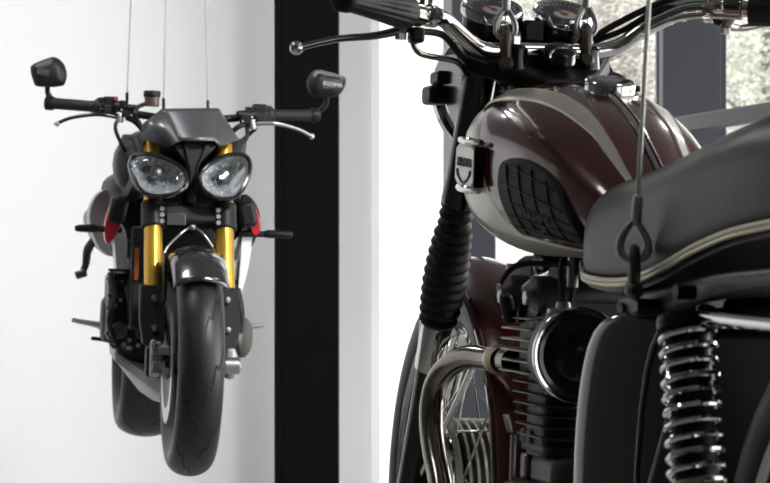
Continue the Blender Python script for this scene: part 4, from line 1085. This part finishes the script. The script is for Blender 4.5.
# ---- ropes and shackles carrying the classic twin
def camplane(p):                      # loop planes face along the room: X across, Z up
    return p
def eye_rope(p, dx, label, rope_r, loop_h, loop_w, fer_l, fer_r, dy=0.0):
    t = thing('lifting_rope', label, 'wire rope', p, group=None)
    lp = []
    for k in range(28):
        q = 2 * pi * k / 28
        h = .5 - .5 * cos(q)             # 0 at the bottom, 1 at the top
        w = sin(q) * (1 - h * .62) * (1 if h < .97 else .5)
        lp.append(V((w * loop_w * .62, 0, h * loop_h)))
    lo = MB().tube(lp, rope_r * 1.05, 10, closed=True).build('eye_loop', 'galv', t)
    ti = MB().tube([V((q.x * .72, 0, .003 + q.z * .86)) for q in lp], rope_r * .65, 8, closed=True).build('thimble', 'steel', t)
    z0 = loop_h - .004; tilt = dx / (CEIL - p[2])
    MB().tube([(tilt * z0, 0, z0), (tilt * (z0 + .003), 0, z0 + .003), (tilt * (z0 + fer_l), 0, z0 + fer_l), (tilt * (z0 + fer_l + .003), 0, z0 + fer_l + .003)], [fer_r * .8, fer_r, fer_r, fer_r * .7], 14).build('ferrule', 'galv', t)
    top = CEIL - p[2] - .002
    MB().tube([(tilt * (z0 + fer_l), 0, z0 + fer_l), (tilt * top * .5, 0, top * .5), (tilt * top, 0, top)], rope_r, 10).build('rope', 'rope', t)
    return t
def shackle(p, w, h, r, label, m='rust', flip=False):
    t = thing('shackle', label, 'shackle', p, group=None)
    bow = [(0, -w * .5, 0), (0, -w * .52, h * .45), (0, -w * .36, h * .82), (0, 0, h), (0, w * .36, h * .82), (0, w * .52, h * .45), (0, w * .5, 0)]
    MB().tube(bow, r, 12, smooth=6).build('bow', m, t)
    pn = MB().tube([(0, -w * .5 - r * 2.4, 0), (0, w * .5 + r * 2.4, 0)], r * .95, 12).build('pin', m, t)
    MB().lathe([(.0005, .0), (r * 1.7, 0), (r * 1.7, r * 1.1), (.0005, r * 1.1)], (0, w * .5 + r * 1.6, 0), (0, 1, 0), 6).build('pin_head', m, pn)
    for s in (-1, 1): MB().ball((0, s * w * .5, 0), r * 1.55).build('bow_eye', m, t)
    return t
pl = Bw(st((-.333, .066, .939))); pr_ = Bw(st((-.333, -.050, .945))); ps = Bw((-1.075, .138, .647))
for p, lab, lab2, dx, hh in ((pl, 'wire rope with eye loop above the left of the two gauges', 'dull iron shackle on the handlebar by the left gauge', .03, .044), (pr_, 'wire rope with eye loop between the second gauge and the filler cap', 'dull iron shackle on the handlebar close to the tank filler cap', .02, .044)):
    shackle(p, .020, hh, .0068, lab2)
    eye_rope(V((p.x, p.y, p.z + hh - .012)), dx, lab, .0029, .042, .030, .042, .0058)
shackle(ps, .016, .042, .0060, 'dull iron shackle at the lower edge of the black seat')
eye_rope(V((ps.x, ps.y, ps.z + .030)), .15, 'long wire rope running up in front of the tank from the seat', .0026, .042, .036, .028, .0055)

# ================================================================== CAMERA, LIGHT
cd = bpy.data.cameras.new('camera'); co = bpy.data.objects.new('camera', cd); COL.objects.link(co)
co.location = (0, 0, CZ); co.rotation_euler = (pi / 2, 0, 0)
cd.sensor_width = 36; cd.lens = 2600 / 770 * 36; cd.clip_end = 200
cd.dof.use_dof = True; cd.dof.focus_distance = 4.3; cd.dof.aperture_fstop = 19
S.camera = co
w = bpy.data.worlds.new('sky'); S.world = w; w.use_nodes = True
nt = w.node_tree; bg = nt.nodes['Background']
tc = nd(nt, 'ShaderNodeTexCoord'); sx_ = nd(nt, 'ShaderNodeSeparateXYZ'); nt.links.new(tc.outputs['Generated'], sx_.inputs[0])
rp = nd(nt, 'ShaderNodeValToRGB'); rp.color_ramp.elements[0].position = .0; rp.color_ramp.elements[0].color = (.62, .62, .60, 1)
rp.color_ramp.elements[1].position = .35; rp.color_ramp.elements[1].color = (1, 1, 1, 1)
nt.links.new(sx_.outputs[2], rp.inputs[0]); nt.links.new(rp.outputs[0], bg.inputs[0])
bg.inputs[1].default_value = 2.2

def area(name, loc, rot, sx, sy, power, col=(1, 1, 1), spread=180):
    l = bpy.data.lights.new(name, 'AREA'); l.shape = 'RECTANGLE'; l.size = sx; l.size_y = sy; l.energy = power; l.color = col
    l.spread = radians(spread)
    o = bpy.data.objects.new(name, l); COL.objects.link(o); o.location = loc; o.rotation_euler = rot; return o
# daylight through the three openings of the right wall
for i, (yy, e) in enumerate(((2.2, 26), (6.1, 190))):
    area('window_daylight', (3.83, yy, 1.95), (0, radians(90), 0), 3.0, 3.2, e)
# area lights under the added ceiling panels
for x, y, e in ((1.9, 2.2, 4), (-1.9, 3.0, 4), (1.9, 6.6, 10), (-1.7, 7.4, 24)):
    area('added_ceiling_lamp', (x, y, CEIL - .08), (0, 0, 0), .6, .6, e)
# added unseen area lights, no fixtures, that brighten the white wall
for x, e in ((-3.2, 26), (-1.4, 18)):
    area('added_wall_light', (x, 6.4, CEIL - .15), (radians(52), 0, 0), .5, .3, e, spread=120)
l_ = area('added_bike_light', (1.7, 4.6, CEIL - .25), (0, 0, 0), .6, .6, 22, spread=70)
l_.rotation_euler = (V((-.50, 7.1, 1.75)) - V((1.7, 4.6, CEIL - .25))).to_track_quat('-Z', 'Y').to_euler()
sn = bpy.data.lights.new('sun', 'SUN'); sn.energy = 2.8; sn.angle = .1
so_ = bpy.data.objects.new('sun', sn); COL.objects.link(so_); so_.rotation_euler = (radians(48), 0, radians(-20))
vs = S.view_settings; S.display_settings.display_device = 'sRGB'
vs.view_transform = 'Standard'; vs.look = 'None'; vs.gamma = 1; vs.use_curve_mapping = False; vs.exposure = 0.0
